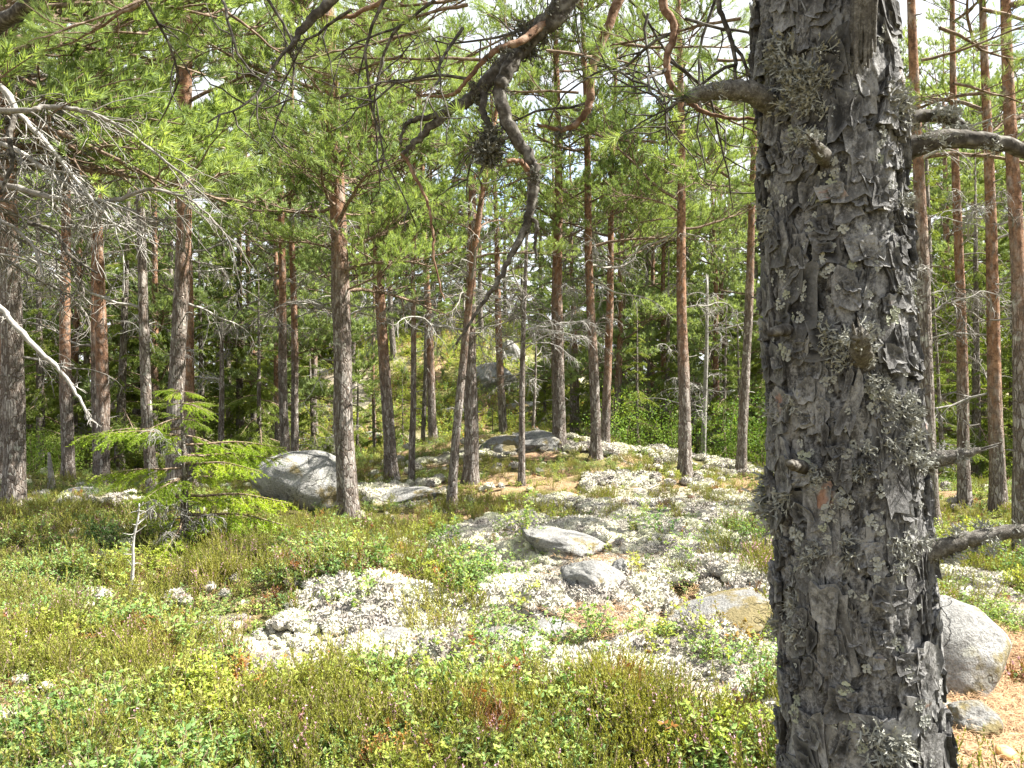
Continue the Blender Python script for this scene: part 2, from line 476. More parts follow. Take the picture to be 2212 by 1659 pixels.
def hgt(x, y):
    x = np.asarray(x, float); y = np.asarray(y, float)
    az = x / np.maximum(y, 1.0)
    D = np.interp(az, _AZ, _RD)
    h = 0.5 * np.exp(-((x - 0.25) / 2.7) ** 2 - ((y - 14.4) / 2.3) ** 2)
    h = h - 1.5 * ss((y - D) / 7.0)
    h = h + 6.2 * ss((y - 18.0) / 20.0) * np.exp(-((x + 2.8) / 8.5) ** 2)
    for cx, cy, sx, sy, a in HUMPS:
        h = h + a * np.exp(-((x - cx) / sx) ** 2 - ((y - cy) / sy) ** 2)
    h = h + 0.10 * vnoise(x * 0.7, y * 0.7, 0.0, 3) + 0.05 * vnoise(x * 1.9, y * 1.9, 0.0, 7) + 0.018 * vnoise(x * 5.1, y * 5.1, 0.0, 9)
    near = np.exp(-((x - 0.6) / 2.6) ** 2 - ((y - 6.2) / 2.6) ** 2)
    h = h + near * (0.11 * (0.5 - np.abs(vnoise(x * 1.3, y * 1.5, 0.0, 15))) + 0.05 * (0.5 - np.abs(vnoise(x * 3.1, y * 3.1, 0.0, 16))))
    return h

def ground_at(px, py, d=None):
    """the point of the forest floor seen at a place of the photograph (or under it, at depth d)"""
    r = ray(px, py)
    if d is None:
        Y = np.arange(1.6, 60, 0.02)
        z = CAMZ + r[2] * Y; g = hgt(r[0] * Y, Y)
        hit = np.nonzero(z < g)[0]
        d = Y[hit[0]] if len(hit) else 20.0
    x = r[0] * d
    return np.array([x, d, float(hgt(x, d))])

# patches of the floor: (px, py, rx, ry) in the photograph, turned into ellipses lying on the ground
def patch(px, py, rx, ry, w=1.0):
    p = ground_at(px, py); d = p[1]
    a, b = ground_at(px, py + ry), ground_at(px, max(py - ry, 905))
    return (p[0], 0.5 * (a[1] + b[1]), rx / FP * d, max(0.12, 0.5 * (b[1] - a[1])), w)
LICH = [patch(*q) for q in [
    (860, 1072, 105, 22), (820, 1322, 150, 55), (640, 1430, 150, 65, .95), (1090, 1140, 105, 18), (1190, 1235, 130, 62), (1400, 1198, 110, 36),
    (1330, 1290, 170, 40, .9), (1560, 1430, 160, 85, .85), (1510, 1240, 130, 45, .9), (1250, 1420, 170, 40), (1000, 1450, 160, 60, .95), (1400, 985, 190, 16),
    (1575, 1012, 80, 12), (1200, 1090, 110, 10, .8), (1280, 1108, 50, 18, .8), (1470, 1140, 90, 20, .9), (2110, 1278, 100, 35), (1350, 1045, 100, 14, .7),
    (1000, 985, 130, 12, .8), (440, 1360, 90, 25, .7), (1130, 965, 150, 14), (820, 1440, 140, 60, .95), (60, 1600, 90, 30, .7), (1480, 1180, 140, 26, .8), (2180, 1330, 90, 60),
    (220, 1085, 90, 14, .7), (1640, 1180, 60, 40, .8), (960, 1330, 90, 40, .7), (1620, 1300, 90, 30, .8), (1250, 1490, 220, 45, .9), (1480, 1520, 120, 40, .6), (1300, 1210, 350, 105), (1230, 1390, 400, 100, .95), (760, 1390, 240, 85, .8), (1560, 1240, 170, 150), (1480, 1090, 180, 45, .7), (1560, 1470, 130, 90, .9)]]
LITT = [patch(*q) for q in [(1330, 1362, 52, 16), (1392, 1250, 40, 13), (850, 1262, 65, 20), (1300, 1330, 90, 25, .9), (2160, 1520, 160, 130), (2060, 1560, 160, 90), (2180, 1420, 120, 60), (1500, 1312, 80, 22),
                            (1190, 1310, 50, 20), (1150, 985, 50, 10), (870, 1385, 60, 18), (720, 1060, 60, 12, .6), (1300, 1230, 60, 40, .8), (2120, 1620, 150, 60), (2230, 1600, 160, 120), (2150, 1645, 170, 70), (2120, 1700, 190, 60)]]
HEATH = [patch(*q) for q in [(1180, 1590, 280, 60), (1620, 1240, 80, 22), (1230, 1085, 130, 14), (1500, 1085, 150, 22), (960, 1350, 70, 45), (700, 1600, 160, 60, .7),
                             (1050, 1100, 120, 14), (150, 1120, 120, 22, .8), (560, 1220, 160, 50, .7), (1300, 1120, 90, 20, .8), (300, 1500, 100, 60, .6)]]
YELL = [patch(*q) for q in [(1590, 1610, 150, 60), (420, 1230, 160, 45), (560, 1560, 250, 90, .8), (1030, 1330, 70, 40), (1240, 1050, 200, 30), (1000, 1010, 160, 16), (150, 1450, 180, 70, .6),
                            (1560, 1400, 70, 30, .8), (900, 1150, 60, 30, .6), (1500, 1050, 140, 22, .7), (2130, 1190, 120, 35, .8)]]
def mask(x, y, P, s=11, rag=0.45):
    x = np.asarray(x, float); y = np.asarray(y, float)
    wob = rag * (fbm(x * 2.2, y * 2.2, 0.5, s, 3) * 1.4 + 0.35 * vnoise(x * 9, y * 9, 0, s + 5))
    r = np.zeros_like(x)
    for cx, cy, sx, sy, w in P:
        d = np.sqrt(((x - cx) / sx) ** 2 + ((y - cy) / sy) ** 2) + wob
        r = np.maximum(r, w * ss((1.15 - d) / 0.35))
    return r

def build_ground():
    def axis(lo, hi, dlo, dhi, step, g):
        a = list(np.arange(dlo, dhi, step)); s = step; v = a[-1]
        while v < hi: s *= g; v += s; a.append(v)
        s = step; v = a[0]; b = []
        while v > lo: s *= g; v -= s; b.append(v)
        return np.array(b[::-1] + a)
    X = axis(-260, 260, -8.5, 8.5, 0.075, 1.14); Y = axis(-120, 320, 1.8, 16.5, 0.07, 1.12)
    gx, gy = np.meshgrid(X, Y); gz = hgt(gx, gy)
    V = np.stack([gx, gy, gz], -1).reshape(-1, 3)
    nx, ny = len(X), len(Y)
    i = (np.arange(ny - 1)[:, None] * nx + np.arange(nx - 1)[None, :]).ravel()
    T = np.concatenate([np.stack([i, i + 1, i + nx + 1], -1), np.stack([i, i + nx + 1, i + nx], -1)])
    fx, fy = gx.ravel(), gy.ravel()
    li = mask(fx, fy, LICH)
    far = ss((fy - 19) / 3) * ss((fbm(fx * 0.35, fy * 0.35, 2.0, 31, 3) + 0.05) / 0.15)
    li = np.maximum(li, 0.75 * far)
    lt = np.maximum(mask(fx, fy, LITT, 21), 0.7 * ss((fbm(fx * 1.1, fy * 1.1, 4.0, 41, 3) - 0.12) / 0.12))
    me = MB().add(V, T).mesh("ground", [M_GROUND], True, {"lichen": li, "litter": lt})
    obj("ground", me, kind="structure")
build_ground()

# ------------------------------------------------------------------ rocks
import bmesh
def ico(sub):
    bm = bmesh.new(); bmesh.ops.create_icosphere(bm, subdivisions=sub, radius=1)
    V = np.array([v.co[:] for v in bm.verts]); T = np.array([[v.index for v in f.verts] for f in bm.faces]); bm.free()
    return V, T
ICO4 = ico(5); ICO2 = ico(2); ICO1 = ico(1)

def rock(label, px, py, wpx, hpx, depth=0.8, seed=1, mat=None, sink=0.35, tilt=(0, 0, 0), d=None, rough=0.16, name="granite_rock", flat=0.0, cat="rock"):
    p = ground_at(px, py, d); dd = p[1]
    w = wpx / FP * dd; h = hpx / FP * dd
    V, T = ICO4
    n = fbm(V[:, 0] * 1.3, V[:, 1] * 1.3, V[:, 2] * 1.3, seed, 4) * 2 * rough + fbm(V[:, 0] * 6, V[:, 1] * 6, V[:, 2] * 6, seed + 9, 3) * 0.045
    # a few flat fracture faces
    r = 1 + n
    rng = np.random.default_rng(seed)
    for _ in range(9):
        q = norm(rng.normal(size=3) * [1, 1, .8]); c = V @ q; lim = 0.62 + 0.28 * rng.random()
        r = np.where(c * r > lim, lim / np.maximum(c, 0.2) * 0.8 + r * 0.2, r)
    r = r + fbm(V[:, 0] * 3, V[:, 1] * 3, V[:, 2] * 3, seed + 5, 4) * rough * 0.7
    W = V * r[:, None]
    R = rot_z(tilt[2]) @ rot_y(tilt[1]) @ rot_x(tilt[0])
    total = h / (1 - sink * 0.5)
    W = W * np.array([w / 2, w / 2 * depth, total / 2]) @ R.T
    me = MB().add(W, T).mesh(name, [mat or M_ROCK])
    me.transform(Matrix.Translation((0, 0, total / 2 * (1 - sink))))
    o = obj(name, me, label=label, cat=cat)
    o.location = (p[0], p[1] + w / 2 * depth * 0.8, p[2])
    return o
rock("large domed grey boulder behind the young spruce, bare granite top", 628, 1098, 232, 118, 0.9, 8, M_BOULDER, 0.5, name="boulder", rough=0.10, cat="boulder")
rock("dark speckled grey slab capping the lichen knoll", 1222, 1205, 215, 44, 0.9, 12, M_ROCK, 0.7, (0, 0.25, 0.2), rough=0.12)
rock("grey granite rib leaning beside the cream lichen cushion", 1288, 1300, 150, 66, 1.3, 23, M_ROCK, 0.7, (0, 0.3, 0.4), rough=0.15)
rock("narrow pale rock blade beside the leaning granite rib", 1335, 1262, 40, 55, 0.9, 27, M_ROCKL, 0.5, (0, 0.4, 0.2), rough=0.15)
rock("low dark-faced rock in the pale lichen, small bilberry sprig before it", 1100, 1415, 170, 44, 0.9, 31, M_ROCK, 0.6, (0, 0.15, 0), rough=0.12)
rock("smooth white-topped rock beside the dark-faced one", 1215, 1398, 180, 40, 0.9, 35, M_ROCKL, 0.6, (0, 0.25, 0.3), rough=0.1)
rock("low mossy slab ending against the big pine trunk", 1590, 1378, 320, 52, 0.8, 41, M_ROCKM, 0.7, (0, -0.2, 0.35), rough=0.1)
rock("big rounded boulder with a moss cushion beyond the big pine", 2080, 1512, 350, 190, 0.8, 47, M_ROCKL, 0.85, (0, 0.45, 0.1), rough=0.08, name="boulder", cat="boulder")
rock("small tan angular stone on brown needle litter", 2130, 1612, 120, 80, 0.9, 53, M_ROCKM, 0.35, (0, 0.5, 0.3), rough=0.2)
rock("smooth grey rock crowning the mound between the pines", 1165, 972, 140, 38, 0.9, 59, M_ROCK, 0.6, (0, 0.1, 0), rough=0.1)
rock("brown mossy rock on the mound beside its grey crown", 1085, 978, 110, 34, 0.9, 61, M_ROCKM, 0.6, (0, -0.1, 0), rough=0.12)
rock("low grey rock half sunk in green shrubs by the old stump", 160, 1078, 100, 20, 0.9, 67, M_ROCK, 0.6, rough=0.1)
rock("grey hump of rock under brown needles beside the whitest lichen", 850, 1425, 160, 44, 0.9, 71, M_ROCKL, 0.6, rough=0.08)
rock("long pale ledge of rock behind the leaning thin pine", 890, 1085, 190, 26, 0.6, 73, M_ROCKL, 0.6, rough=0.08)
rock("large shadowed crag on the hillside behind the mound", 1060, 830, 115, 70, 0.8, 79, M_ROCK, 0.4, d=27.5, rough=0.2, name="crag")
rock("pointed grey rock high on the hillside above the crag", 1105, 770, 52, 50, 0.8, 83, M_ROCKL, 0.4, d=30.5, rough=0.2)
rock("pale flat rock on the hillside at the crag's foot", 985, 860, 110, 26, 0.8, 89, M_ROCKL, 0.5, d=25.5, rough=0.15)
rock("grey rock low on the far slope behind paired thin trunks", 955, 925, 80, 42, 0.8, 97, M_ROCKL, 0.4, d=21, rough=0.18)
rock("broad mossy outcrop on the slope beneath the crag", 1130, 850, 110, 40, 0.8, 101, M_ROCKM, 0.5, d=26, rough=0.15)
rock("pale stone on the open slope behind the orange-topped pine", 800, 890, 60, 24, 0.8, 103, M_ROCKL, 0.5, d=24, rough=0.15)

# ------------------------------------------------------------------ branch kinds (each mesh is shared by many branches)
def pine_branch(seed, L=1.6, nn=34, wid=0.0075, nlen=0.066, far=False, dens=1.0):
    rng = np.random.default_rng(seed); mb = MB(); SP, SD = [], []
    up = rng.uniform(-0.1, 0.35)
    main = grow(rng, (0, 0, 0), (1, 0, up), L, 12, 0.10, (0, 0, rng.uniform(-0.5, 0.35)))
    tube(mb, main, np.linspace(0.020, 0.005, 13) * L / 1.4, 5, 0)
    T = norm(np.gradient(main, axis=0))
    SP.append(main[-1]); SD.append(T[-1])
    ns = int(L * 8 * dens)
    for q in range(ns):
        t = 0.22 + 0.76 * (q + rng.random()) / ns
        i = min(11, int(t * 12)); p = main[i] + (main[i + 1] - main[i]) * (t * 12 - i)
        sgn = 1 if q % 2 else -1
        ang = rng.uniform(0.6, 1.15)
        d = rot_z(sgn * ang) @ T[i]; d[2] += rng.uniform(-0.15, 0.45)
        sl = L * (0.22 + 0.42 * (1 - t)) * rng.uniform(0.6, 1.15)
        sec = grow(rng, p, d, sl, 6, 0.16, (0.25, 0, 0.35))
        tube(mb, sec, np.linspace(0.009, 0.0035, 7), 3 if far else 4, 0)
        st = norm(np.gradient(sec, axis=0))
        SP.append(sec[-1]); SD.append(st[-1] + [0, 0, .25]); SP.append(sec[-2]); SD.append(st[-2] + [0, 0, .25])
        for w in range(int(rng.integers(3, 7) * dens)):
            k = int(rng.integers(1, 6)); pp = sec[k]
            dd = rot_z(rng.choice([-1, 1]) * rng.uniform(0.4, 1.0)) @ st[k]; dd[2] += rng.uniform(-0.05, 0.6)
            tl = rng.uniform(0.07, 0.22)
            ter = grow(rng, pp, dd, tl, 3, 0.14, (0, 0, 0.4))
            if not far or w % 2: tube(mb, ter, np.linspace(0.004, 0.0025, 4), 3, 0)
            td = norm(ter[-1] - ter[-2])
            SP.append(ter[-1] - td * 0.02); SD.append(td)
            if tl > 0.12: SP.append(ter[1]); SD.append(td + rng.normal(0, .2, 3))
    SP, SD = np.array(SP), np.array(SD)
    needles(mb, SP, SD, rng, nn, 0.085, nlen, wid, 0.85, 1)
    return mb

def dead_branch(seed, L=1.2, bushy=1.0, droop=-0.5):
    rng = np.random.default_rng(seed); mb = MB()
    main = grow(rng, (0, 0, 0), (1, 0, rng.uniform(-0.2, 0.5)), L, 12, 0.20, (0, 0, droop))
    tube(mb, main, np.linspace(0.015, 0.003, 13) * (L / 1.2) ** 0.7, 5, 0, 0.15, rng)
    T = norm(np.gradient(main, axis=0))
    for q in range(int(L * 9 * bushy)):
        i = int(rng.integers(2, 12)); sgn = rng.choice([-1, 1])
        d = rot_z(sgn * rng.uniform(0.4, 1.2)) @ T[i]; d[2] += rng.uniform(-0.6, 0.4)
        sl = L * rng.uniform(0.12, 0.5) * (1.1 - i / 14)
        s = grow(rng, main[i], d, sl, 6, 0.24, (0.2, 0, droop * 1.3))
        tube(mb, s, np.linspace(0.0062, 0.0024, 7), 3, 0)
        st = norm(np.gradient(s, axis=0))
        for w in range(int(rng.integers(1, 5) * bushy)):
            k = int(rng.integers(1, 6)); dd = rot_z(rng.choice([-1, 1]) * rng.uniform(0.3, 1.1)) @ st[k]
            dd[2] += rng.uniform(-0.6, 0.2)
            u = grow(rng, s[k], dd, rng.uniform(0.06, 0.24), 4, 0.28, (0, 0, droop))
            tube(mb, u, np.linspace(0.0036, 0.0017, 5), 3, 0)
    return mb

def spruce_branch(seed, L=0.8, wid=0.0036, nlen=0.018, per=7.0, droop=-0.2, hang=0.35, tips=0.5, gap=0.035):
    """flat spruce spray along +X, drooping, needles all over its twigs"""
    rng = np.random.default_rng(seed); mb = MB()
    main = grow(rng, (0, 0, 0), (1, 0, rng.uniform(0.0, 0.15)), L, 10, 0.05, (0, 0, droop))
    tube(mb, main, np.linspace(0.011, 0.003, 11) * L / 0.8, 4, 0)
    T = norm(np.gradient(main, axis=0))
    P, D, S = [], [], []
    def cover(path):
        for a, b in zip(path[:-1], path[1:]):
            P.append(a); D.append(b - a); S.append(np.linalg.norm(b - a))
    cover(main[5:])
    n = int(L / gap)
    for q in range(n):
        t = 0.12 + 0.86 * q / n
        i = min(9, int(t * 10)); p = main[i] + (main[i + 1] - main[i]) * (t * 10 - i)
        sgn = 1 if q % 2 else -1
        d = rot_z(sgn * rng.uniform(0.75, 1.05)) @ T[i]; d[2] -= hang * rng.uniform(0.2, 1.0)
        prof = math.sin(min(1, t * 1.25 + 0.18) * math.pi * 0.80)
        sl = L * 0.42 * prof * rng.uniform(0.65, 1.1) * (1.15 - t * 0.55)
        if sl < 0.04: continue
        s = grow(rng, p, d, sl, 4, 0.07, (0.35, 0, -hang * 0.5))
        tube(mb, s, np.linspace(0.0035, 0.002, 5), 3, 0)
        cover(s[1:] if sl > .2 else s)
        st = norm(np.gradient(s, axis=0))
        for w in range(int(sl / 0.045)):
            k = int(rng.integers(0, 4)); dd = rot_z((1 if w % 2 else -1) * rng.uniform(0.6, 0.95)) @ st[k]; dd[2] -= hang * rng.random() * .8
            u = grow(rng, s[k] + (s[k + 1] - s[k]) * rng.random(), dd, sl * rng.uniform(0.2, 0.42), 2, 0.06, (0.2, 0, -hang * .3))
            cover(u)
    P, D, S = np.array(P), norm(np.array(D)), np.array(S)
    k = np.maximum(2, (S * per / 0.018).astype(int))
    idx = np.repeat(np.arange(len(P)), k)
    tt = rng.random(len(idx))[:, None]
    base = P[idx] + D[idx] * (S[idx][:, None] * tt)
    Dn = D[idx]
    per_ = norm(np.cross(Dn, rng.normal(size=Dn.shape))); per_[:, 2] = per_[:, 2] * 0.6 + 0.1; per_ = norm(per_)
    d = norm(Dn * 0.75 + per_ * 0.8)
    Ln = nlen * (0.75 + 0.5 * rng.random((len(idx), 1)))
    s = norm(np.cross(d, rng.normal(size=d.shape))) * wid / 2
    V = np.stack([base - s, base + s, base + d * Ln], 1).reshape(-1, 3)
    mb.add(V, np.arange(len(V)).reshape(-1, 3), 1)
    return mb

PB = [pine_branch(100 + i, L) for i, L in enumerate((1.3, 1.5, 1.7, 1.9, 1.6, 1.4, 2.0, 1.8))]
PB_ME = [m.mesh("pine_branch", [M_TWIG, M_PNEEDLE]) for m in PB]
DB = [dead_branch(200 + i, L, b, dr) for i, (L, b, dr) in enumerate(((0.8, 0.8, -.5), (1.1, 1.2, -.4), (1.4, 1.3, -.7), (1.0, 1.6, -.9), (1.3, 1.7, -.5), (0.6, 0.6, -.2), (1.7, 1.3, -.6)))]
DB_ME = [m.mesh("dead_branch", [M_DEAD]) for m in DB]

def bmat(p, az, el, s):
    return Matrix.Translation(Vector(p)) @ Matrix.Rotation(az, 4, 'Z') @ Matrix.Rotation(-el, 4, 'Y') @ Matrix.Scale(s, 4)

# ------------------------------------------------------------------ pines one can tell apart
def trunk_mesh(rng, r0, H, zo, bow, sides=18, broken=False, stubs=6, mat=None, flare=0.35, taper=0.75):
    top = H
    z = np.concatenate([[-0.35, -0.1], np.linspace(0, 1, 8)[:-1], np.linspace(1, H, max(14, int(H * 3.2)))])
    ph = rng.uniform(0, 6.28, 4)
    cx = bow[0] * np.sin(np.pi * np.clip(z, 0, None) / H) + 0.015 * np.sin(z * 1.3 + ph[0]) * np.clip(z, 0, 1)
    cy = bow[1] * np.sin(np.pi * np.clip(z, 0, None) / H) + 0.015 * np.sin(z * 1.1 + ph[1]) * np.clip(z, 0, 1)
    hh = H * (1.6 if broken else 1.0)
    r = r0 * np.clip(1 - np.clip(z, 0, None) / hh, 0.02, 1) ** taper * (1 + flare * np.exp(-np.clip(z, 0, None) / 0.18))
    a = np.arange(sides) * 2 * math.pi / sides
    P = np.stack([cx, cy, z], -1)
    A, Z = np.meshgrid(a, z)
    bump = fbm(np.cos(A) * 3.0, np.sin(A) * 3.0, Z * 1.6, int(rng.integers(1000)), 4)
    R = r[:, None] * (1 + 0.22 * bump * np.where(Z < zo, 1, 0.4))
    V = np.stack([P[:, None, 0] + R * np.cos(A), P[:, None, 1] + R * np.sin(A), Z + 0 * A], -1)
    if broken:
        V[-1, :, 2] += rng.uniform(-0.12, 0.10, sides)
    V = V.reshape(-1, 3); n = len(z)
    i = np.arange(n - 1)[:, None] * sides; j = np.arange(sides)[None, :]; k = (j + 1) % sides
    q = np.stack([i + j, i + k, i + k + sides, i + j + sides], -1).reshape(-1, 4)
    T = np.concatenate([q[:, [0, 1, 2]], q[:, [0, 2, 3]]])
    V = np.concatenate([V, [[cx[-1], cy[-1], H - (0.15 if broken else 0)]]])
    e = (n - 1) * sides
    T = np.concatenate([T, np.stack([e + np.arange(sides), e + (np.arange(sides) + 1) % sides, np.full(sides, len(V) - 1)], -1)])
    mb = MB().add(V, T)
    for _ in range(stubs):
        zz = rng.uniform(0.8, min(H, 6)); az = rng.uniform(0, 6.28); f = np.interp(zz, z, r)
        p0 = np.array([np.interp(zz, z, cx), np.interp(zz, z, cy), zz]); d = np.array([math.cos(az), math.sin(az), rng.uniform(-.1, .5)])
        tube(mb, grow(rng, p0 + d * f * 0.6, d, f * 0.5 + rng.uniform(0.04, 0.16), 3, 0.15), np.linspace(0.011, 0.005, 4), 5, 1)
    Vall = mb.join()[0]
    zz = Vall[:, 2]
    nz = 0.7 * fbm(Vall[:, 0] * 9, Vall[:, 1] * 9, Vall[:, 2] * 1.6, 77, 3)
    org = ss((zz + nz * 1.6 - (zo - 0.9)) / 1.8)
    me = mb.mesh("trunk", [mat or M_BARK, M_DEAD], True, {"orange": org})
    return me, (lambda q: (float(np.interp(q, z, cx)), float(np.interp(q, z, cy)))), (lambda q: float(np.interp(q, z, r)))

def py_to_z(py, d): return CAMZ + (829.5 - py) / FP * d

def pine(label, base, top, wpx, H=12.0, green=420, orange=600, d=None, live=3.0, dead=10, dead_py=(480, 800), seed=1, bow=(0, 0), reach=1.0,
         broken=False, front=0, mat=None, name="pine_tree", cat="pine", group=None, taper=0.75, flare=0.35, face=None):
    rng = np.random.default_rng(seed * 7 + 3)
    P = ground_at(base[0], base[1], d); dd = P[1]
    Q = at(top[0], top[1], dd)
    U = norm(Q - P); U = U if U[2] > 0.5 else np.array([0, 0, 1.0])
    r0 = wpx / FP * dd / 2 / (1 + 0.5 * flare * 0.3)
    ro, M = root_at(name, P, U, label, cat, group)
    z0 = P[2]
    H_ = (py_to_z(top[1], dd) - z0) if broken else H
    zo = (py_to_z(orange, dd) - z0) if orange is not None else 99
    tm, cxy, rad = trunk_mesh(rng, r0, H_, zo, bow, broken=broken, mat=mat, taper=taper, flare=flare)
    obj("trunk", tm, ro)
    zg = py_to_z(green, dd) - z0
    if live:
        cr = obj("crown", None, ro)
        nb = int((H_ - zg) * live * 1.5)
        for q in range(nb):
            t = (q + rng.random()) / nb
            z = zg + (H_ - zg) * t ** 1.2
            az = q * 2.4 + rng.normal(0, 0.5)
            el = rng.uniform(-0.25, 0.25) + 0.55 * t ** 2
            s = reach * (0.62 + 0.5 * math.sin(math.pi * min(1, 0.22 + 0.78 * t))) * rng.uniform(0.75, 1.15) * (1 - 0.45 * t ** 2)
            obj("branch", PB_ME[int(rng.integers(len(PB_ME)))], cr, M=bmat((*cxy(z), z), az, el, s))
        for q in range(front):                                      # boughs on the open, sunny side of the stem
            z = py_to_z(green - (green + 40) * (q + rng.random()) / front, dd) - z0
            if z < H_: obj("branch", PB_ME[int(rng.integers(len(PB_ME)))], cr, M=bmat((*cxy(z), z), rng.normal(-1.3, .75), rng.uniform(-.3, .3), rng.uniform(.45, .85)))
        obj("branch", PB_ME[0], cr, M=bmat((*cxy(H_), H_ - 0.15), 0, 1.45, 0.5))
    for q in range(dead):
        py = rng.uniform(*dead_py); z = py_to_z(py, dd) - z0
        if z > H_ - 0.1: z = H_ * rng.uniform(.6, .98)
        az = rng.uniform(0, 6.28) if face is None else rng.normal(face, 0.7)
        obj("dead_branch", DB_ME[int(rng.integers(len(DB_ME)))], ro, M=bmat((*cxy(z), z), az, rng.uniform(-0.4, 0.35), rng.uniform(0.5, 1.15)))
    return ro, M

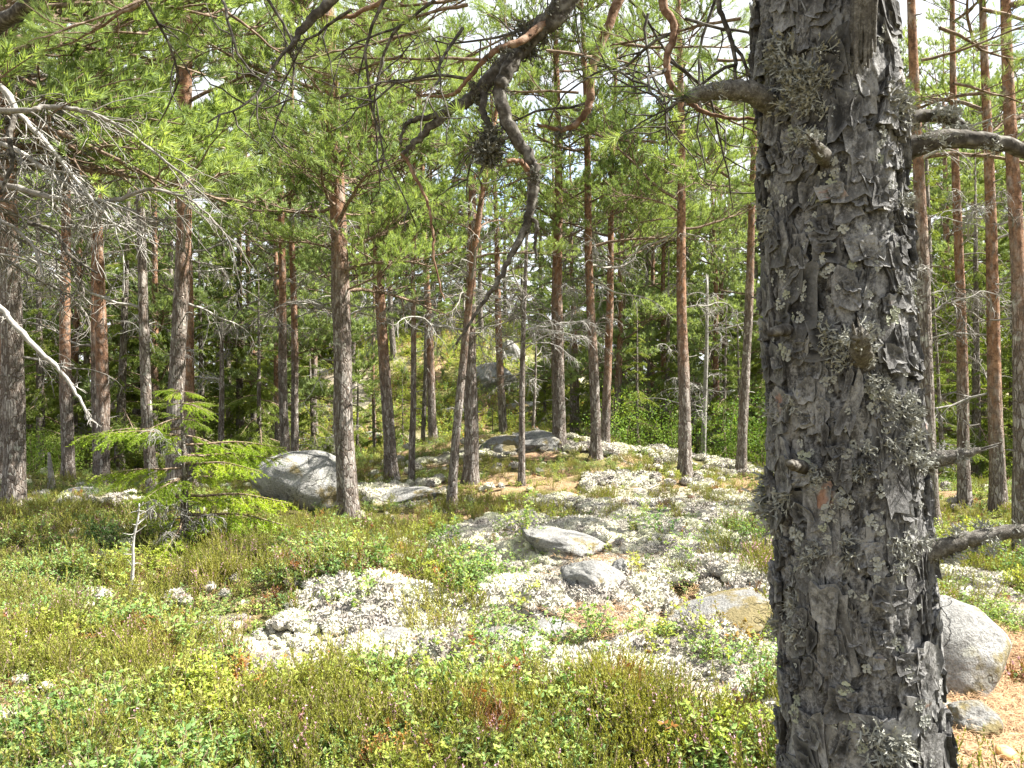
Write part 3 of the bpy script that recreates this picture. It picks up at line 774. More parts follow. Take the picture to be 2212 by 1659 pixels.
PINES = [
 # label, foot, a point higher up, width at the foot, options
 ("thick pine at the spruce wood edge, brown foot and pinkish upper bark", (30, 1100), (15, 0), 48, dict(H=13, green=330, orange=480, live=2.2, dead=8, seed=1)),
 ("slim orange pine close behind the thick pine with pinkish upper bark", (4, 1062), (10, 420), 22, dict(H=12, green=300, orange=800, d=11.5, live=1.6, dead=5, seed=2)),
 ("slender pine with pale grey foot beside the short white stump", (147, 1035), (139, 400), 27, dict(H=12, green=420, orange=800, live=2.2, dead=12, dead_py=(380, 640), front=8, seed=3)),
 ("bright orange-barked pine with a thinner twin at its side", (222, 1048), (212, 420), 30, dict(H=12, green=380, orange=850, live=2.2, dead=9, dead_py=(420, 720), front=8, seed=4)),
 ("thin brown twin hugging the bright orange-barked pine", (209, 1036), (200, 480), 15, dict(H=11, green=400, orange=760, d=12.6, live=1.5, dead=5, seed=5)),
 ("all-grey scaly dead trunk rising behind the young spruce", (334, 1142), (302, 490), 26, dict(H=8, green=300, orange=None, live=0, dead=10, dead_py=(420, 760), seed=6, mat=M_BARKG, name="dead_tree", cat="dead tree")),
 ("tall pine with flaky grey bark and orange top behind young spruce", (376, 1112), (407, 0), 40, dict(H=13, green=420, orange=520, live=2.4, dead=8, dead_py=(350, 760), seed=7)),
 ("reddish orange pine close behind the flaky tall one", (414, 1085), (402, 560), 27, dict(H=12, green=380, orange=900, d=11.2, live=1.6, dead=5, seed=8)),
 ("smooth pale grey broken trunk between the spruces", (478, 1040), (477, 690), 15, dict(broken=True, green=300, orange=None, live=0, dead=8, dead_py=(690, 860), seed=9, mat=M_BARKG, d=12.5, name="dead_tree", cat="dead tree")),
 ("lichen-whitened thin pine standing behind the domed boulder", (617, 1004), (607, 500), 21, dict(H=11, green=520, orange=690, d=14.0, live=1.8, dead=12, dead_py=(480, 760), front=10, seed=10)),
 ("dark red-brown thin pine behind the domed boulder", (638, 1004), (632, 510), 18, dict(H=11, green=540, orange=760, d=14.4, live=1.8, dead=12, dead_py=(480, 760), front=10, seed=11)),
 ("stout grey-footed pine beside the domed boulder, green boughs low down", (754, 1132), (720, 0), 46, dict(H=13, green=640, orange=560, live=4.0, dead=16, dead_py=(420, 800), front=10, seed=12, bow=(-0.05, 0), reach=0.82)),
 ("pine with bright orange middle and grey scaly foot on the green slope", (846, 1036), (814, 500), 28, dict(H=12, green=600, orange=770, live=3.0, dead=12, dead_py=(540, 720), front=14, seed=13)),
 ("very thin scaly pine next to the orange-middled pine", (889, 1038), (893, 640), 15, dict(H=7, green=560, orange=700, live=2.0, dead=12, dead_py=(600, 720), front=6, seed=14)),
 ("dark slim pine standing behind the mound's mossy end", (936, 968), (925, 690), 19, dict(H=11, green=560, orange=800, d=15.6, live=2.0, dead=9, dead_py=(560, 760), front=10, seed=15)),
 ("thin grey trunk on the far slope beside the dark slim pine", (913, 912), (918, 780), 11, dict(H=9, green=500, orange=None, d=22, live=1.4, dead=4, seed=16, mat=M_BARKG)),
 ("thin red-brown pine leaning hard across its neighbour's trunk", (975, 1106), (1046, 550), 21, dict(H=5.6, green=560, orange=760, live=4.5, dead=10, dead_py=(560, 720), seed=17, bow=(-0.12, 0), reach=0.5, taper=0.5)),
 ("thick grey-footed pine snapped off at the top, orange above", (1018, 1041), (1018, 386), 34, dict(broken=True, green=470, orange=640, live=2.0, dead=14, dead_py=(400, 760), seed=18, reach=0.7)),
 ("dark red-trunked pine standing just behind the mound", (1088, 938), (1076, 640), 20, dict(H=10, green=600, orange=800, d=17.5, live=2.0, dead=14, dead_py=(580, 800), front=12, seed=19)),
 ("thin lichen-crusted pine on the green slope before the mound rock", (1126, 1049), (1133, 690), 15, dict(H=5.0, green=560, orange=None, live=0, dead=22, dead_py=(590, 760), seed=20, mat=M_BARKG, taper=0.6)),
 ("dead grey pole behind the mound's rock crown", (1148, 945), (1158, 750), 9, dict(broken=True, green=500, orange=None, d=16.8, live=0, dead=8, dead_py=(760, 900), seed=21, mat=M_BARKG, name="dead_tree", cat="dead tree")),
 ("straight pine with dark foot on the mound beside the grey rock", (1208, 970), (1205, 490), 29, dict(H=10, green=540, orange=690, live=1.7, dead=12, dead_py=(520, 740), front=16, seed=22)),
 ("thin red pine peeping out behind the straight mound pine", (1198, 950), (1196, 600), 13, dict(H=10, green=480, orange=820, d=18.5, live=1.5, dead=5, seed=23)),
 ("orange-stemmed straight pine standing lowest on the pale mound ridge", (1287, 992), (1272, 490), 24, dict(H=10, green=540, orange=730, live=1.7, dead=10, dead_py=(520, 740), front=16, seed=24)),
 ("pine with a white barkless scar on its orange stem", (1308, 968), (1319, 530), 20, dict(H=10, green=560, orange=830, live=1.7, dead=12, dead_py=(540, 800), front=14, seed=25)),
 ("slender orange pine alone on the long pale ridge", (1479, 1029), (1468, 130), 28, dict(H=10, green=500, orange=760, live=1.7, dead=8, dead_py=(420, 800), front=5, seed=26)),
 ("thin pine with dead twigs at the ridge's end by the big trunk", (1601, 1022), (1630, 330), 23, dict(H=10, green=470, orange=600, live=1.7, dead=10, dead_py=(380, 760), front=8, seed=27)),
 ("barkless white snag with short spikes before the green spruces", (1519, 962), (1528, 600), 13, dict(broken=True, green=500, orange=None, d=16.5, live=0, dead=16, dead_py=(640, 900), seed=28, mat=M_DEAD, name="dead_tree", cat="dead tree", taper=0.9)),
 ("thin rusty pine deep in the wood behind the white snag", (1546, 905), (1545, 540), 11, dict(H=11, green=520, orange=900, d=21, live=1.6, dead=6, seed=29)),
 ("grey-brown pine right behind the big trunk's sunlit edge", (2014, 1162), (1975, 130), 36, dict(H=8.5, green=360, orange=480, live=1.0, dead=8, dead_py=(300, 760), seed=30)),
 ("straight orange pine between two browner trunks by dark spruces", (2084, 1092), (2060, 150), 27, dict(H=8.5, green=360, orange=830, live=1.0, dead=12, dead_py=(420, 850), seed=31)),
 ("rusty pine with dark foot at the edge of the dark spruces", (2157, 1102), (2138, 450), 33, dict(H=8.5, green=380, orange=900, live=1.0, dead=12, dead_py=(450, 850), seed=32)),
 ("brown pine whose foot stands in green shrubs past the big boulder", (2213, 1228), (2178, 0), 40, dict(H=8.5, green=330, orange=640, live=1.0, dead=8, dead_py=(300, 760), seed=33)),
 ("rusty thin stem far behind the orange-middled pine", (808, 880), (806, 560), 9, dict(H=10, green=520, orange=900, d=23, live=1.6, dead=4, seed=34)),
 ("dark thin stem among bright spruces behind the scarred pine", (1401, 930), (1400, 700), 10, dict(H=9, green=560, orange=None, d=19, live=1.4, dead=8, dead_py=(600, 860), seed=35, mat=M_BARKG)),
]
for lab, b, t, w, kw in PINES:
    pine(lab, b, t, w, **kw)

# unseen pines added beyond the view to dapple the ground with shade
for i, (x, y, H, s) in enumerate([(15.5, 3.2, 11, .8), (16.5, 12.5, 12, .9)]):
    P = np.array([x, y, float(hgt(x, y))]); rng = np.random.default_rng(900 + i)
    ro, M = root_at("pine_tree", P, (0, 0, 1), "tall unseen pine added off the sunny side to cast shade", "pine", "added shade pines on the sunny side")
    tm, cxy, rad = trunk_mesh(rng, 0.13, H, 4, (0, 0)); obj("trunk", tm, ro); cr = obj("crown", None, ro)
    for q in range(24):
        t = (q + rng.random()) / 24; z = H * 0.45 + H * 0.55 * t
        obj("branch", PB_ME[int(rng.integers(8))], cr, M=bmat((*cxy(z), z), q * 2.4, rng.uniform(-.2, .3) + .5 * t, s * (1.15 - 0.7 * t)))

# ------------------------------------------------------------------ the wood behind: spruces and pines
SB = [spruce_branch(300 + i, L, 0.017, 0.05, 2.4, dr, hg, gap=.06) for i, (L, dr, hg) in enumerate(((1.0, -.45, .5), (1.2, -.6, .7), (0.9, -.3, .4), (1.1, -.5, .9)))]
def spruce_whole(seed, H=10, width=1.5, low=0.4, per_m=6.5):
    rng = np.random.default_rng(seed); mb = MB(); tr = MB()
    tube(tr, [(0, 0, -.4), (0, 0, 0), (0, 0, H * .35), (0, 0, H * .7), (0, 0, H)], [0.17 * H / 10, .15 * H / 10, .10 * H / 10, .06 * H / 10, .008], 9, 0)
    n = int((H - low) * per_m)
    for q in range(n):
        t = (q + rng.random()) / n; z = low + (H - low) * t
        s = width * (0.95 * (1 - t) ** 0.8 + 0.10) * rng.uniform(0.65, 1.2)
        b = SB[int(rng.integers(4))]
        R = rot_z(q * 2.4 + rng.normal(0, .4)) @ rot_y(-(rng.uniform(-0.45, 0.05) + 0.6 * t ** 3))
        mb.put(b, R, (0, 0, z), s)
    return tr.mesh("trunk", [M_BARKG]), mb.mesh("crown", [M_STEM, M_SNEEDLE])
SPR = [spruce_whole(400 + i, H, w, low, pm) for i, (H, w, low, pm) in enumerate(((9, 1.5, .3, 7.0), (11, 1.7, .6, 6.5), (6, 1.2, .15, 8.0)))]
FB = [pine_branch(500 + i, L, 22, 0.017, 0.095, True, .9) for i, L in enumerate((1.5, 1.8, 1.6, 1.4))]
def pine_whole(seed, H=13, cb=4.5):
    rng = np.random.default_rng(seed); mb = MB()
    tm, cxy, rad = trunk_mesh(rng, 0.13, H, 3.2, (0.1, 0.0), 12)
    n = 46
    for q in range(n):
        t = (q + rng.random()) / n; z = cb + (H - cb) * t
        s = (0.7 + .55 * math.sin(math.pi * min(1, .25 + .75 * t))) * rng.uniform(.8, 1.2) * (1 - .4 * t * t)
        mb.put(FB[int(rng.integers(4))], rot_z(q * 2.4 + rng.normal(0, .4)) @ rot_y(-(rng.uniform(-.2, .3) + .5 * t * t)), (*cxy(z), z), s)
    for q in range(12):
        z = cb * rng.uniform(.45, 1.0); mbd = DB[int(rng.integers(len(DB)))]
        V, T, Mi = mbd.join(); m2 = MB().add(V, T, 2)
        mb.put(m2, rot_z(rng.uniform(0, 6.28)) @ rot_y(rng.uniform(-.3, .4)), (*cxy(z), z), rng.uniform(.7, 1.2))
    return tm, mb.mesh("crown", [M_TWIG, M_PNEEDLE_FAR, M_DEAD])
PIN = [pine_whole(600 + i, H, cb) for i, (H, cb) in enumerate(((13, 3.8), (12, 2.8), (14, 4.6)))]

def place(kind, px, d, s, label, name, cat, group, rng):
    x = (px - 1106) / FP * d
    o = obj(name, None, label=label, cat=cat, group=group)
    o.location = (x, d, float(hgt(x, d)) - 0.05); o.rotation_euler = (rng.normal(0, .02), rng.normal(0, .02), rng.uniform(0, 6.28)); o.scale = (s, s, s)
    obj("trunk", kind[0], o); obj("crown", kind[1], o)
rng = np.random.default_rng(5)
def spr(px, d, k, s, lab, grp): place(SPR[k], px, d, s, lab, "spruce_tree", "spruce", grp, rng)
L_DARK, G_DARK = "dark drooping spruce in the dense wood behind the orange-barked pines", "dark spruces behind the orange-barked pines"
for px, d, k, s in [(-90, 14.5, 0, .8), (20, 17, 1, .8), (90, 15.5, 0, .75), (150, 19, 1, .9), (255, 16, 0, .85), (300, 18.5, 1, .85), (185, 22, 0, 1.0), (60, 23, 1, 1.0), (360, 21, 1, .9), (440, 17.5, 0, .7),
                    (520, 19, 1, .75), (560, 16, 2, .75), (500, 23, 0, .9), (590, 25, 1, .8), (-200, 18, 1, .9), (-40, 27, 1, 1.1), (140, 29, 0, 1.2), (320, 28, 1, 1.1), (470, 30, 0, 1.1), (680, 21, 2, .8), (670, 33, 1, .9)]:
    spr(px, d, k, s, L_DARK, G_DARK)
L_BRI, G_BRI = "sunlit green spruce beyond the pale ridge, boughs to the ground", "sunlit spruces beyond the ridge"
for px, d, k, s in [(1235, 18.5, 2, .62), (1330, 19, 2, .62), (1375, 16.3, 2, .55), (1440, 18, 0, .62), (1560, 17.5, 2, .72), (1600, 15.8, 2, .55), (1660, 18.5, 0, .8), (1500, 21, 1, .8), (1410, 24, 0, .9), (1620, 24, 1, .9), (1300, 27, 1, .7), (1540, 28, 0, 1.0), (1720, 21, 1, .9), (1800, 24, 0, .9), (1210, 28, 1, .75), (1450, 33, 1, 1.0), (1680, 32, 0, 1.1)]:
    spr(px, d, k, s, L_BRI, G_BRI)
L_RT, G_RT = "shaded spruce in the wood behind the rusty pines past the big trunk", "shaded spruces past the big trunk"
for px, d, k, s in [(1930, 14.5, 0, .8), (2020, 16, 1, .8), (2040, 13.2, 2, .6), (2110, 14.5, 0, .75), (2190, 16, 1, .8), (2270, 14, 0, .8), (2120, 20, 1, .9), (2230, 21, 0, 1.0), (1990, 22, 1, 1.0), (1880, 19, 0, .9), (2330, 18, 1, .9), (2060, 28, 0, 1.2), (2220, 29, 1, 1.1), (1900, 28, 1, 1.0)]:
    spr(px, d, k, s, L_RT, G_RT)
for px, d, k, s, lab in [(808, 18.0, 2, .42, "small dark spruce behind the orange-middled pine"), (1064, 18.2, 2, .3, "tiny spruce in shade behind the mound's dark red-trunked pine"),
                         (870, 24, 2, .35, "bushy spruce low on the open hillside"), (770, 20, 2, .6, "mid-green spruce at the hillside's foot behind the stout pine"),
                         (1180, 23, 0, .5, "slim spruce on the slope beneath the crag")]:
    spr(px, d, k, s, lab, None)
L_HILL, G_HILL = "shaded spruce on the hilltop behind the mound", "spruces on the hilltop"
for px, d, k, s in [(720, 33, 1, .8), (800, 36, 0, .9), (880, 34, 1, .8), (950, 37, 0, .85), (1020, 36, 1, .8), (1090, 38, 0, .9), (1170, 35, 1, .75), (1240, 34, 0, .9), (640, 29, 0, .9)]:
    spr(px, d, k, s, L_HILL, G_HILL)
L_BP, G_BP = "tall background pine crown rising over the spruces", "background pines over the spruces"
for px, d, k, s in [(-60, 20, 0, 1.0), (80, 25, 1, 1.0), (180, 24, 2, 1.0), (290, 22, 0, .95), (560, 20, 1, .85), (520, 28, 0, 1.0), (680, 24, 1, .85), (760, 27, 0, .85), (850, 30, 1, .9), (940, 33, 2, .8), (1040, 33, 1, .85),
                    (1250, 22, 1, .85), (1340, 28, 0, .95), (1400, 22, 1, .85), (1500, 26, 0, .9), (1580, 21, 1, .85), (1640, 27, 2, .9), (1700, 24, 1, .95), (1790, 30, 0, 1.1), (1940, 23, 0, 1.0), (2040, 20, 1, 1.0), (2120, 25, 2, 1.05), (2220, 22, 0, 1.0), (2300, 27, 1, 1.1),
                    (600, 18, 1, .75), (740, 19.5, 1, .8), (1330, 18, 1, .72), (1440, 19, 1, .75), (1550, 19, 1, .75), (150, 18, 1, .8), (330, 17, 1, .8), (400, 33, 2, 1.0), (30, 33, 0, 1.15), (620, 36, 0, 1.0), (1900, 34, 0, 1.1), (2150, 34, 1, 1.2), (1450, 36, 0, 1.0), (240, 36, 1, 1.1)]:
    part = ("behind the orange-barked pines", "behind the domed boulder and the mound", "beyond the pale ridge", "past the big trunk")[(px > 540) + (px > 1200) + (px > 1760)]
    place(PIN[k], px, d, s, "tall background pine rising over the spruces " + part, "pine_tree", "pine", "background pines " + part, rng)

L_FAR, G_FAR = "distant spruce closing the view deep in the wood", "distant spruces deep in the wood"
for q in range(46):
    px = -150 + q * 55 + rng.uniform(-20, 20)
    part = ("behind the orange-barked pines", "behind the hill", "beyond the pale ridge", "past the big trunk")[(px > 600) + (px > 1230) + (px > 1760)]
    spr(px, rng.uniform(36, 47), int(rng.integers(0, 2)), rng.uniform(.95, 1.35) * (.8 if 600 < px < 1230 else 1), "distant spruce closing the view deep in the wood " + part, "distant spruces " + part)
# leafy bushes beyond the ridge
def leafy(seed, H, W, n):
    rng = np.random.default_rng(seed); mb = MB(); st = MB()
    for q in range(7):
        s = grow(rng, (0, 0, -.05), (rng.normal(0, .35), rng.normal(0, .35), 1), H * rng.uniform(.6, 1), 7, .12); tube(st, s, np.linspace(.012, .003, 8), 4, 0)
        c = s[rng.integers(2, 8, n // 7)] + rng.normal(0, W * .28, (n // 7, 3)) * [1, 1, .7]
        a, b = norm(rng.normal(size=c.shape)), rng.normal(size=c.shape); b = norm(np.cross(a, b)); L = rng.uniform(.02, .035, (len(c), 1))
        V = np.stack([c - a * L, c + b * L * .5, c + a * L, c - b * L * .5], 1).reshape(-1, 3)
        i = np.arange(len(c))[:, None] * 4; mb.add(V, np.concatenate([i + [0, 1, 2], i + [0, 2, 3]]))
    return st.mesh("stem", [M_STEM]), mb.mesh("foliage", [M_LEAFY], False)
LF = leafy(700, 1.6, 1.1, 2100)
for px, d, s in [(1340, 15.9, .8), (1460, 15.8, .75), (1580, 15.2, .8), (1650, 15, .9), (1390, 17.5, 1.0), (130, 13.2, .5), (70, 12.9, .5)]:
    x = (px - 1106) / FP * d
    o = obj("leafy_bush", None, label="light green leafy bush growing at the foot of the spruces", cat="bush", group="leafy bushes at the spruces' feet")
    o.location = (x, d, float(hgt(x, d))); o.rotation_euler[2] = px; o.scale = (s, s, s)
    obj("stem", LF[0], o); obj("foliage", LF[1], o)

# ------------------------------------------------------------------ young spruce in front of the trunks
YB = [spruce_branch(800 + i, L, 0.007, 0.024, 5.5, dr, hg, gap=.04) for i, (L, dr, hg) in enumerate(((0.7, -.15, .35), (0.9, -.2, .5), (0.55, 0.0, .25), (0.8, -.35, .45)))]
YB_ME = [m.mesh("spruce_branch", [M_STEM, M_YNEEDLE]) for m in YB]
def young_spruce():
    rng = np.random.default_rng(11)
    P = ground_at(398, 1185); d = P[1]
    ro, M = root_at("young_spruce", P, norm((-0.02, 0, 1)), "young yellow-green spruce with tiered boughs in front of the grey trunks", "spruce")
    H = py_to_z(838, d) - P[2]
    mb = MB(); tube(mb, [(0, 0, -.2), (0, 0, 0), (0.02, 0, H * .5), (0, 0, H)], [.05, .042, .026, .006], 9); obj("trunk", mb.mesh("trunk", [M_BARKG]), ro)
    cr = obj("crown", None, ro)
    k = 0
    for py, n, s in [(846, 5, .45), (872, 5, .6), (903, 4, .75), (940, 4, 1.0), (985, 4, 1.15), (1030, 4, 1.1), (1075, 4, 1.15), (1120, 4, 1.15)]:
        for q in range(n):
            az = 2 * math.pi * (q + .8 * rng.random()) / n + k; k += 1
            obj("branch", YB_ME[int(rng.integers(4))], cr, M=bmat((0, 0, py_to_z(py, d) - P[2]), az, rng.uniform(-.2, .12) - (.1 if py > 1000 else 0), s * .78 * rng.uniform(.75, 1.1)))
    # long boughs to either side
    for py, az, s in [(925, 3.3, 1.0), (985, 0.1, .95), (1000, -.35, .95), (960, 0.15, 1.0), (1010, 3.5, .85), (1110, -.3, 1.25), (1070, -.15, 1.15)]:
        obj("branch", YB_ME[1], cr, M=bmat((0, 0, py_to_z(py, d) - P[2]), az, -.08, s))
    for q in range(16):
        z = rng.uniform(.05, 1.0); obj("dead_branch", DB_ME[int(rng.choice([0, 5, 3]))], ro, M=bmat((0, 0, z), rng.uniform(0, 6.28), rng.uniform(-.4, .1), rng.uniform(.4, .75)))
young_spruce()

# thin dead sapling, short stump, fallen sticks
def stick(label, pts, r, name, cat, mat=None, twigs=6, seed=1, tl=0.09):
    rng = np.random.default_rng(seed)
    P = resample(pts, 6); mb = MB(); tube(mb, P, np.linspace(r, r * .35, len(P)), 7, 0, .15, rng)
    for _ in range(twigs):
        i = int(rng.integers(2, len(P) - 1)); d = norm(rng.normal(size=3)); d[2] = abs(d[2]) * .5
        tube(mb, grow(rng, P[i], d, tl * rng.uniform(.4, 1.3), 4, .25), np.linspace(r * .4, .0015, 5), 3)
    V, T, Mi = mb.join(); o0 = P[0].copy(); mb.V = [V - o0.astype(np.float32)]
    o = obj(name, mb.mesh(name, [mat or M_DEAD]), label=label, cat=cat); o.location = o0
p = ground_at(279, 1302); d = p[1]
stick("thin dead white sapling with stubby twigs in the bilberry shrubs", [p, at(287, 1230, d), at(288, 1170, d), at(298, 1120, d), at(301, 1088, d)], .014, "dead_sapling", "dead sapling", twigs=22, seed=3)
p = ground_at(112, 1056); d = p[1]
stick("short white broken stump among green shrubs", [p, at(109, 1020, d), at(106, 978, d)], .055, "tree_stump", "stump", twigs=2, seed=4)
for i, (lab, pts) in enumerate([("pale dead twig lying on the lichen by the mossy slab", [(1500, 1330), (1540, 1322), (1590, 1300)]), ("forked grey twig lying on the heathy slope", [(1400, 1062), (1430, 1050), (1462, 1056)]),
                                ("bare grey twig standing in the heather shrubs", [(1200, 1590), (1215, 1560), (1208, 1520)]), ("thin forked twig on the needle litter by the tan stone", [(2068, 1440), (2062, 1405), (2075, 1350)]),
                                ("fallen grey twig at the young spruce's foot", [(385, 1215), (430, 1200), (470, 1205)])]):
    pp = [ground_at(*q) + [0, 0, .03 + .04 * (k == 2)] for k, q in enumerate(pts)]
    stick(lab, pp, .008, "fallen_twig", "twig", twigs=7, seed=20 + i, tl=.14)

# ------------------------------------------------------------------ the big old pine close by
def big_pine():
    rng = np.random.default_rng(42)
    P = np.array([0.945, 2.05, float(hgt(0.945, 2.05))]); U = norm((-0.056, 0, 1.0))
    ro, M = root_at("old_pine_tree", P, U, "huge old pine trunk with flaking lichen-spotted bark standing close by", "pine")
    Mi = np.array(M.inverted())
    loc = lambda w: (Mi[:3, :3] @ np.asarray(w, float) + Mi[:3, 3])
    R_of = lambda z: np.interp(z, [-0.4, 0, 0.25, 0.6, 1.5, 2.5, 5, 12], [0.30, 0.25, 0.205, 0.19, 0.171, 0.158, 0.13, 0.02])
    # voronoi plates round the trunk: tall cells that wrap
    z = np.concatenate([np.linspace(-0.4, 0.28, 16)[:-1], np.arange(0.28, 2.75, 0.0065), np.linspace(2.75, 12, 60)])
    ns = 230
    a = np.arange(ns) * 2 * math.pi / ns
    A, Z = np.meshgrid(a, z)
    wobA = 0.10 * fbm(np.cos(A) * 3, np.sin(A) * 3, Z * 5, 5, 3) + 0.07 * fbm(np.cos(A) * 14, np.sin(A) * 14, Z * 40, 8, 3); wobZ = 0.05 * fbm(np.cos(A) * 4 + 9, np.sin(A) * 4, Z * 7, 6, 3) + 0.04 * fbm(np.cos(A) * 14 + 5, np.sin(A) * 14, Z * 40, 9, 3)
    NC, CH = 19, 0.115
    def cells(A, Z, NC, CH, s):
        u = (A + wobA) / (2 * math.pi) * NC; v = (Z + wobZ) / CH
        iu, iv = np.floor(u), np.floor(v)
        F1 = np.full(u.shape, 9.0); F2 = np.full(u.shape, 9.0); ID = np.zeros(u.shape)
        for dv in (-1, 0, 1):
            for du in (-1, 0, 1):
                cu, cv = iu + du, iv + dv; w = np.mod(cu, NC)
                jx = _h(w, cv, w * 0, s); jy = _h(w, cv, w * 0 + 7, s)
                dd = np.sqrt((cu + .1 + .8 * jx - u) ** 2 + (cv + .1 + .8 * jy - v) ** 2)
                hid = _h(w, cv, w * 0 + 3, s)
                new = dd < F1
                F2 = np.where(new, F1, np.minimum(F2, dd)); ID = np.where(new, hid, ID); F1 = np.where(new, dd, F1)
        return F1, F2, ID
    F1, F2, ID = cells(A, Z, NC, CH, 5)
    crack = 1 - ss((F2 - F1) / 0.10)
    fib = fbm(np.cos(A) * 16, np.sin(A) * 16, Z * 9, 15, 4)
    step = np.round(fbm(np.cos(A) * 5, np.sin(A) * 5, Z * 9, 19, 3) * 6) / 6
    disp = -0.014 * crack + 0.006 * (ID - 0.5) + 0.007 * fib + 0.012 * step + 0.02 * fbm(np.cos(A) * 1.5, np.sin(A) * 1.5, Z * 1.2, 25, 3)
    tap = np.where(Z > 2.75, np.clip(R_of(Z) / 0.16, .1, 1), 1)
    R = R_of(Z) + disp * tap
    V = np.stack([R * np.cos(A), R * np.sin(A), Z], -1).reshape(-1, 3); n = len(z)
    i = np.arange(n - 1)[:, None] * ns; j = np.arange(ns)[None, :]; k = (j + 1) % ns
    q = np.stack([i + j, i + k, i + k + ns, i + j + ns], -1).reshape(-1, 4)
    T = np.concatenate([q[:, [0, 1, 2]], q[:, [0, 2, 3]]])
    trunk = obj("trunk", MB().add(V, T).mesh("trunk", [M_BIG], True, {"fissure": (crack * 0.9).ravel()}), ro)
    surf = lambda ang, zz: float(R_of(zz) + disp[int(np.clip(np.searchsorted(z, zz), 0, n - 1)), int(round(ang / (2 * math.pi) * ns)) % ns])
    c = loc((0, 0, CAMZ)); face = math.atan2(c[1], c[0])            # the side that looks back at the clearing

    # bark plates: thin flakes, edges lifting, sharing thirty meshes
    def plate(seed, wide):
        g = np.random.default_rng(seed); mb = MB(); rims = []; Rr = 0.17
        h0 = g.uniform(0.055, 0.17); w0 = wide * g.uniform(0.6, 1.4)
        def sheet(w, h, cx, cz, base, up, N):
            th = np.arange(N) * 2 * math.pi / N + g.uniform(-.12, .12, N)
            ex = g.uniform(.45, .75); ca, sa = np.cos(th), np.sin(th)
            rr = 1 + g.uniform(-.2, .12, N) + .10 * np.sin(3 * th + g.uniform(0, 6)) - (g.random(N) < .14) * .25
            ox = cx + np.sign(ca) * np.abs(ca) ** ex * rr * w / 2 + .15 * g.normal() * w * sa; oz = cz + np.sign(sa) * np.abs(sa) ** ex * rr * h / 2
            lift = up * (0.3 + 1.6 * np.clip(-sa, 0, 1) * g.random() + 2.2 * g.random(N) ** 4 + 1.0 * np.abs(ca) * g.random())
            rows = []
            for f, u in ((0.5, 0.1), (1.0, 1.0)):
                x_, z_ = cx + (ox - cx) * f, cz + (oz - cz) * f; o = base + lift * u + g.uniform(-.0012, .0012, N)
                rows.append(np.stack([(Rr + o) * np.cos(x_ / Rr) - Rr, (Rr + o) * np.sin(x_ / Rr), z_], -1))
            lo = rows[-1].copy(); lo[:, 0] -= g.uniform(.0015, .003); lo[:, 1] *= .985
            x_, z_ = cx + (ox - cx) * .85, cz + (oz - cz) * .9
            inn = np.stack([(Rr + base - .012) * np.cos(x_ / Rr) - Rr, (Rr + base - .012) * np.sin(x_ / Rr), z_], -1)
            V = np.concatenate([[[(Rr + base) * math.cos(cx / Rr) - Rr, (Rr + base) * math.sin(cx / Rr), cz]]] + rows + [lo, inn])
            T = [(0, 1 + i, 1 + (i + 1) % N) for i in range(N)]
            for r in range(3):
                b = 1 + r * N
                for i in range(N):
                    k = (i + 1) % N; T += [(b + i, b + N + i, b + N + k), (b + i, b + N + k, b + k)]
            mb.add(V, np.array(T)); rims.append(np.concatenate([[0], np.zeros(N), np.full(N, .6), np.full(N, .2), np.zeros(N)]))
        sheet(w0, h0, 0, 0, .003, .0035, 20)
        for q in range(int(g.integers(1, 4))):
            f = g.uniform(.35, .75); sheet(w0 * f, h0 * g.uniform(.3, .75), g.normal(0, w0 * .16), g.normal(0, h0 * .16), .0055 + .0022 * q, .003, 15)
        return mb.mesh("bark_plate", [M_PLATE], False, {"rim": np.concatenate(rims)})
    PL = [plate(1000 + i, 0.062) for i in range(30)]
    def plate_at(ang, zz, s, lay=0.0):
        r = surf(ang, zz) + 0.002 + lay
        Mx = Matrix.Rotation(ang, 4, 'Z') @ Matrix.Translation((r, 0, zz)) @ Matrix.Rotation(rng.normal(0, .13), 4, 'X') @ Matrix.Rotation(rng.normal(0.0, .035), 4, 'Y') @ Matrix.Diagonal((1, s * rng.uniform(.85, 1.15), s * rng.uniform(.85, 1.3), 1))
        return PL[int(rng.integers(30))], Mx
    rows = 22; cols = 13
    for r in range(rows):
        for k in range(cols):
            ang = face + ((k + .5 + rng.uniform(-.42, .42)) / cols - .5) * math.radians(225)
            zz = 0.36 + (r + (k % 2) * .5 + rng.uniform(-.4, .4)) / rows * 2.25
            me, Mx = plate_at(ang, zz, rng.choice([.7, .95, 1.1, 1.35]), rng.uniform(-.002, .010))
            obj("bark_plate", me, trunk, M=Mx)
    back = MB()
    for _ in range(420):                                            # the far side and the stem higher up
        if rng.random() < .45: ang = face + math.pi + rng.uniform(-1, 1) * math.radians(70); zz = rng.uniform(.2, 2.7)
        else: ang = rng.uniform(0, 6.28); zz = rng.choice([rng.uniform(0.0, .35), rng.uniform(2.7, 4.0)])
        me, Mx = plate_at(ang, zz, 1.0)
        Vp = np.empty(len(me.vertices) * 3, np.float32); me.vertices.foreach_get("co", Vp)
        Tp = np.empty(len(me.polygons) * 3, np.int32); me.loops.foreach_get("vertex_index", Tp)
        Mn = np.array(Mx); back.add(Vp.reshape(-1, 3) @ Mn[:3, :3].T + Mn[:3, 3], Tp)
    bo = obj("bark", back.mesh("bark", [M_PLATE], False, {"rim": np.zeros(back.n)}), trunk, kind="stuff")

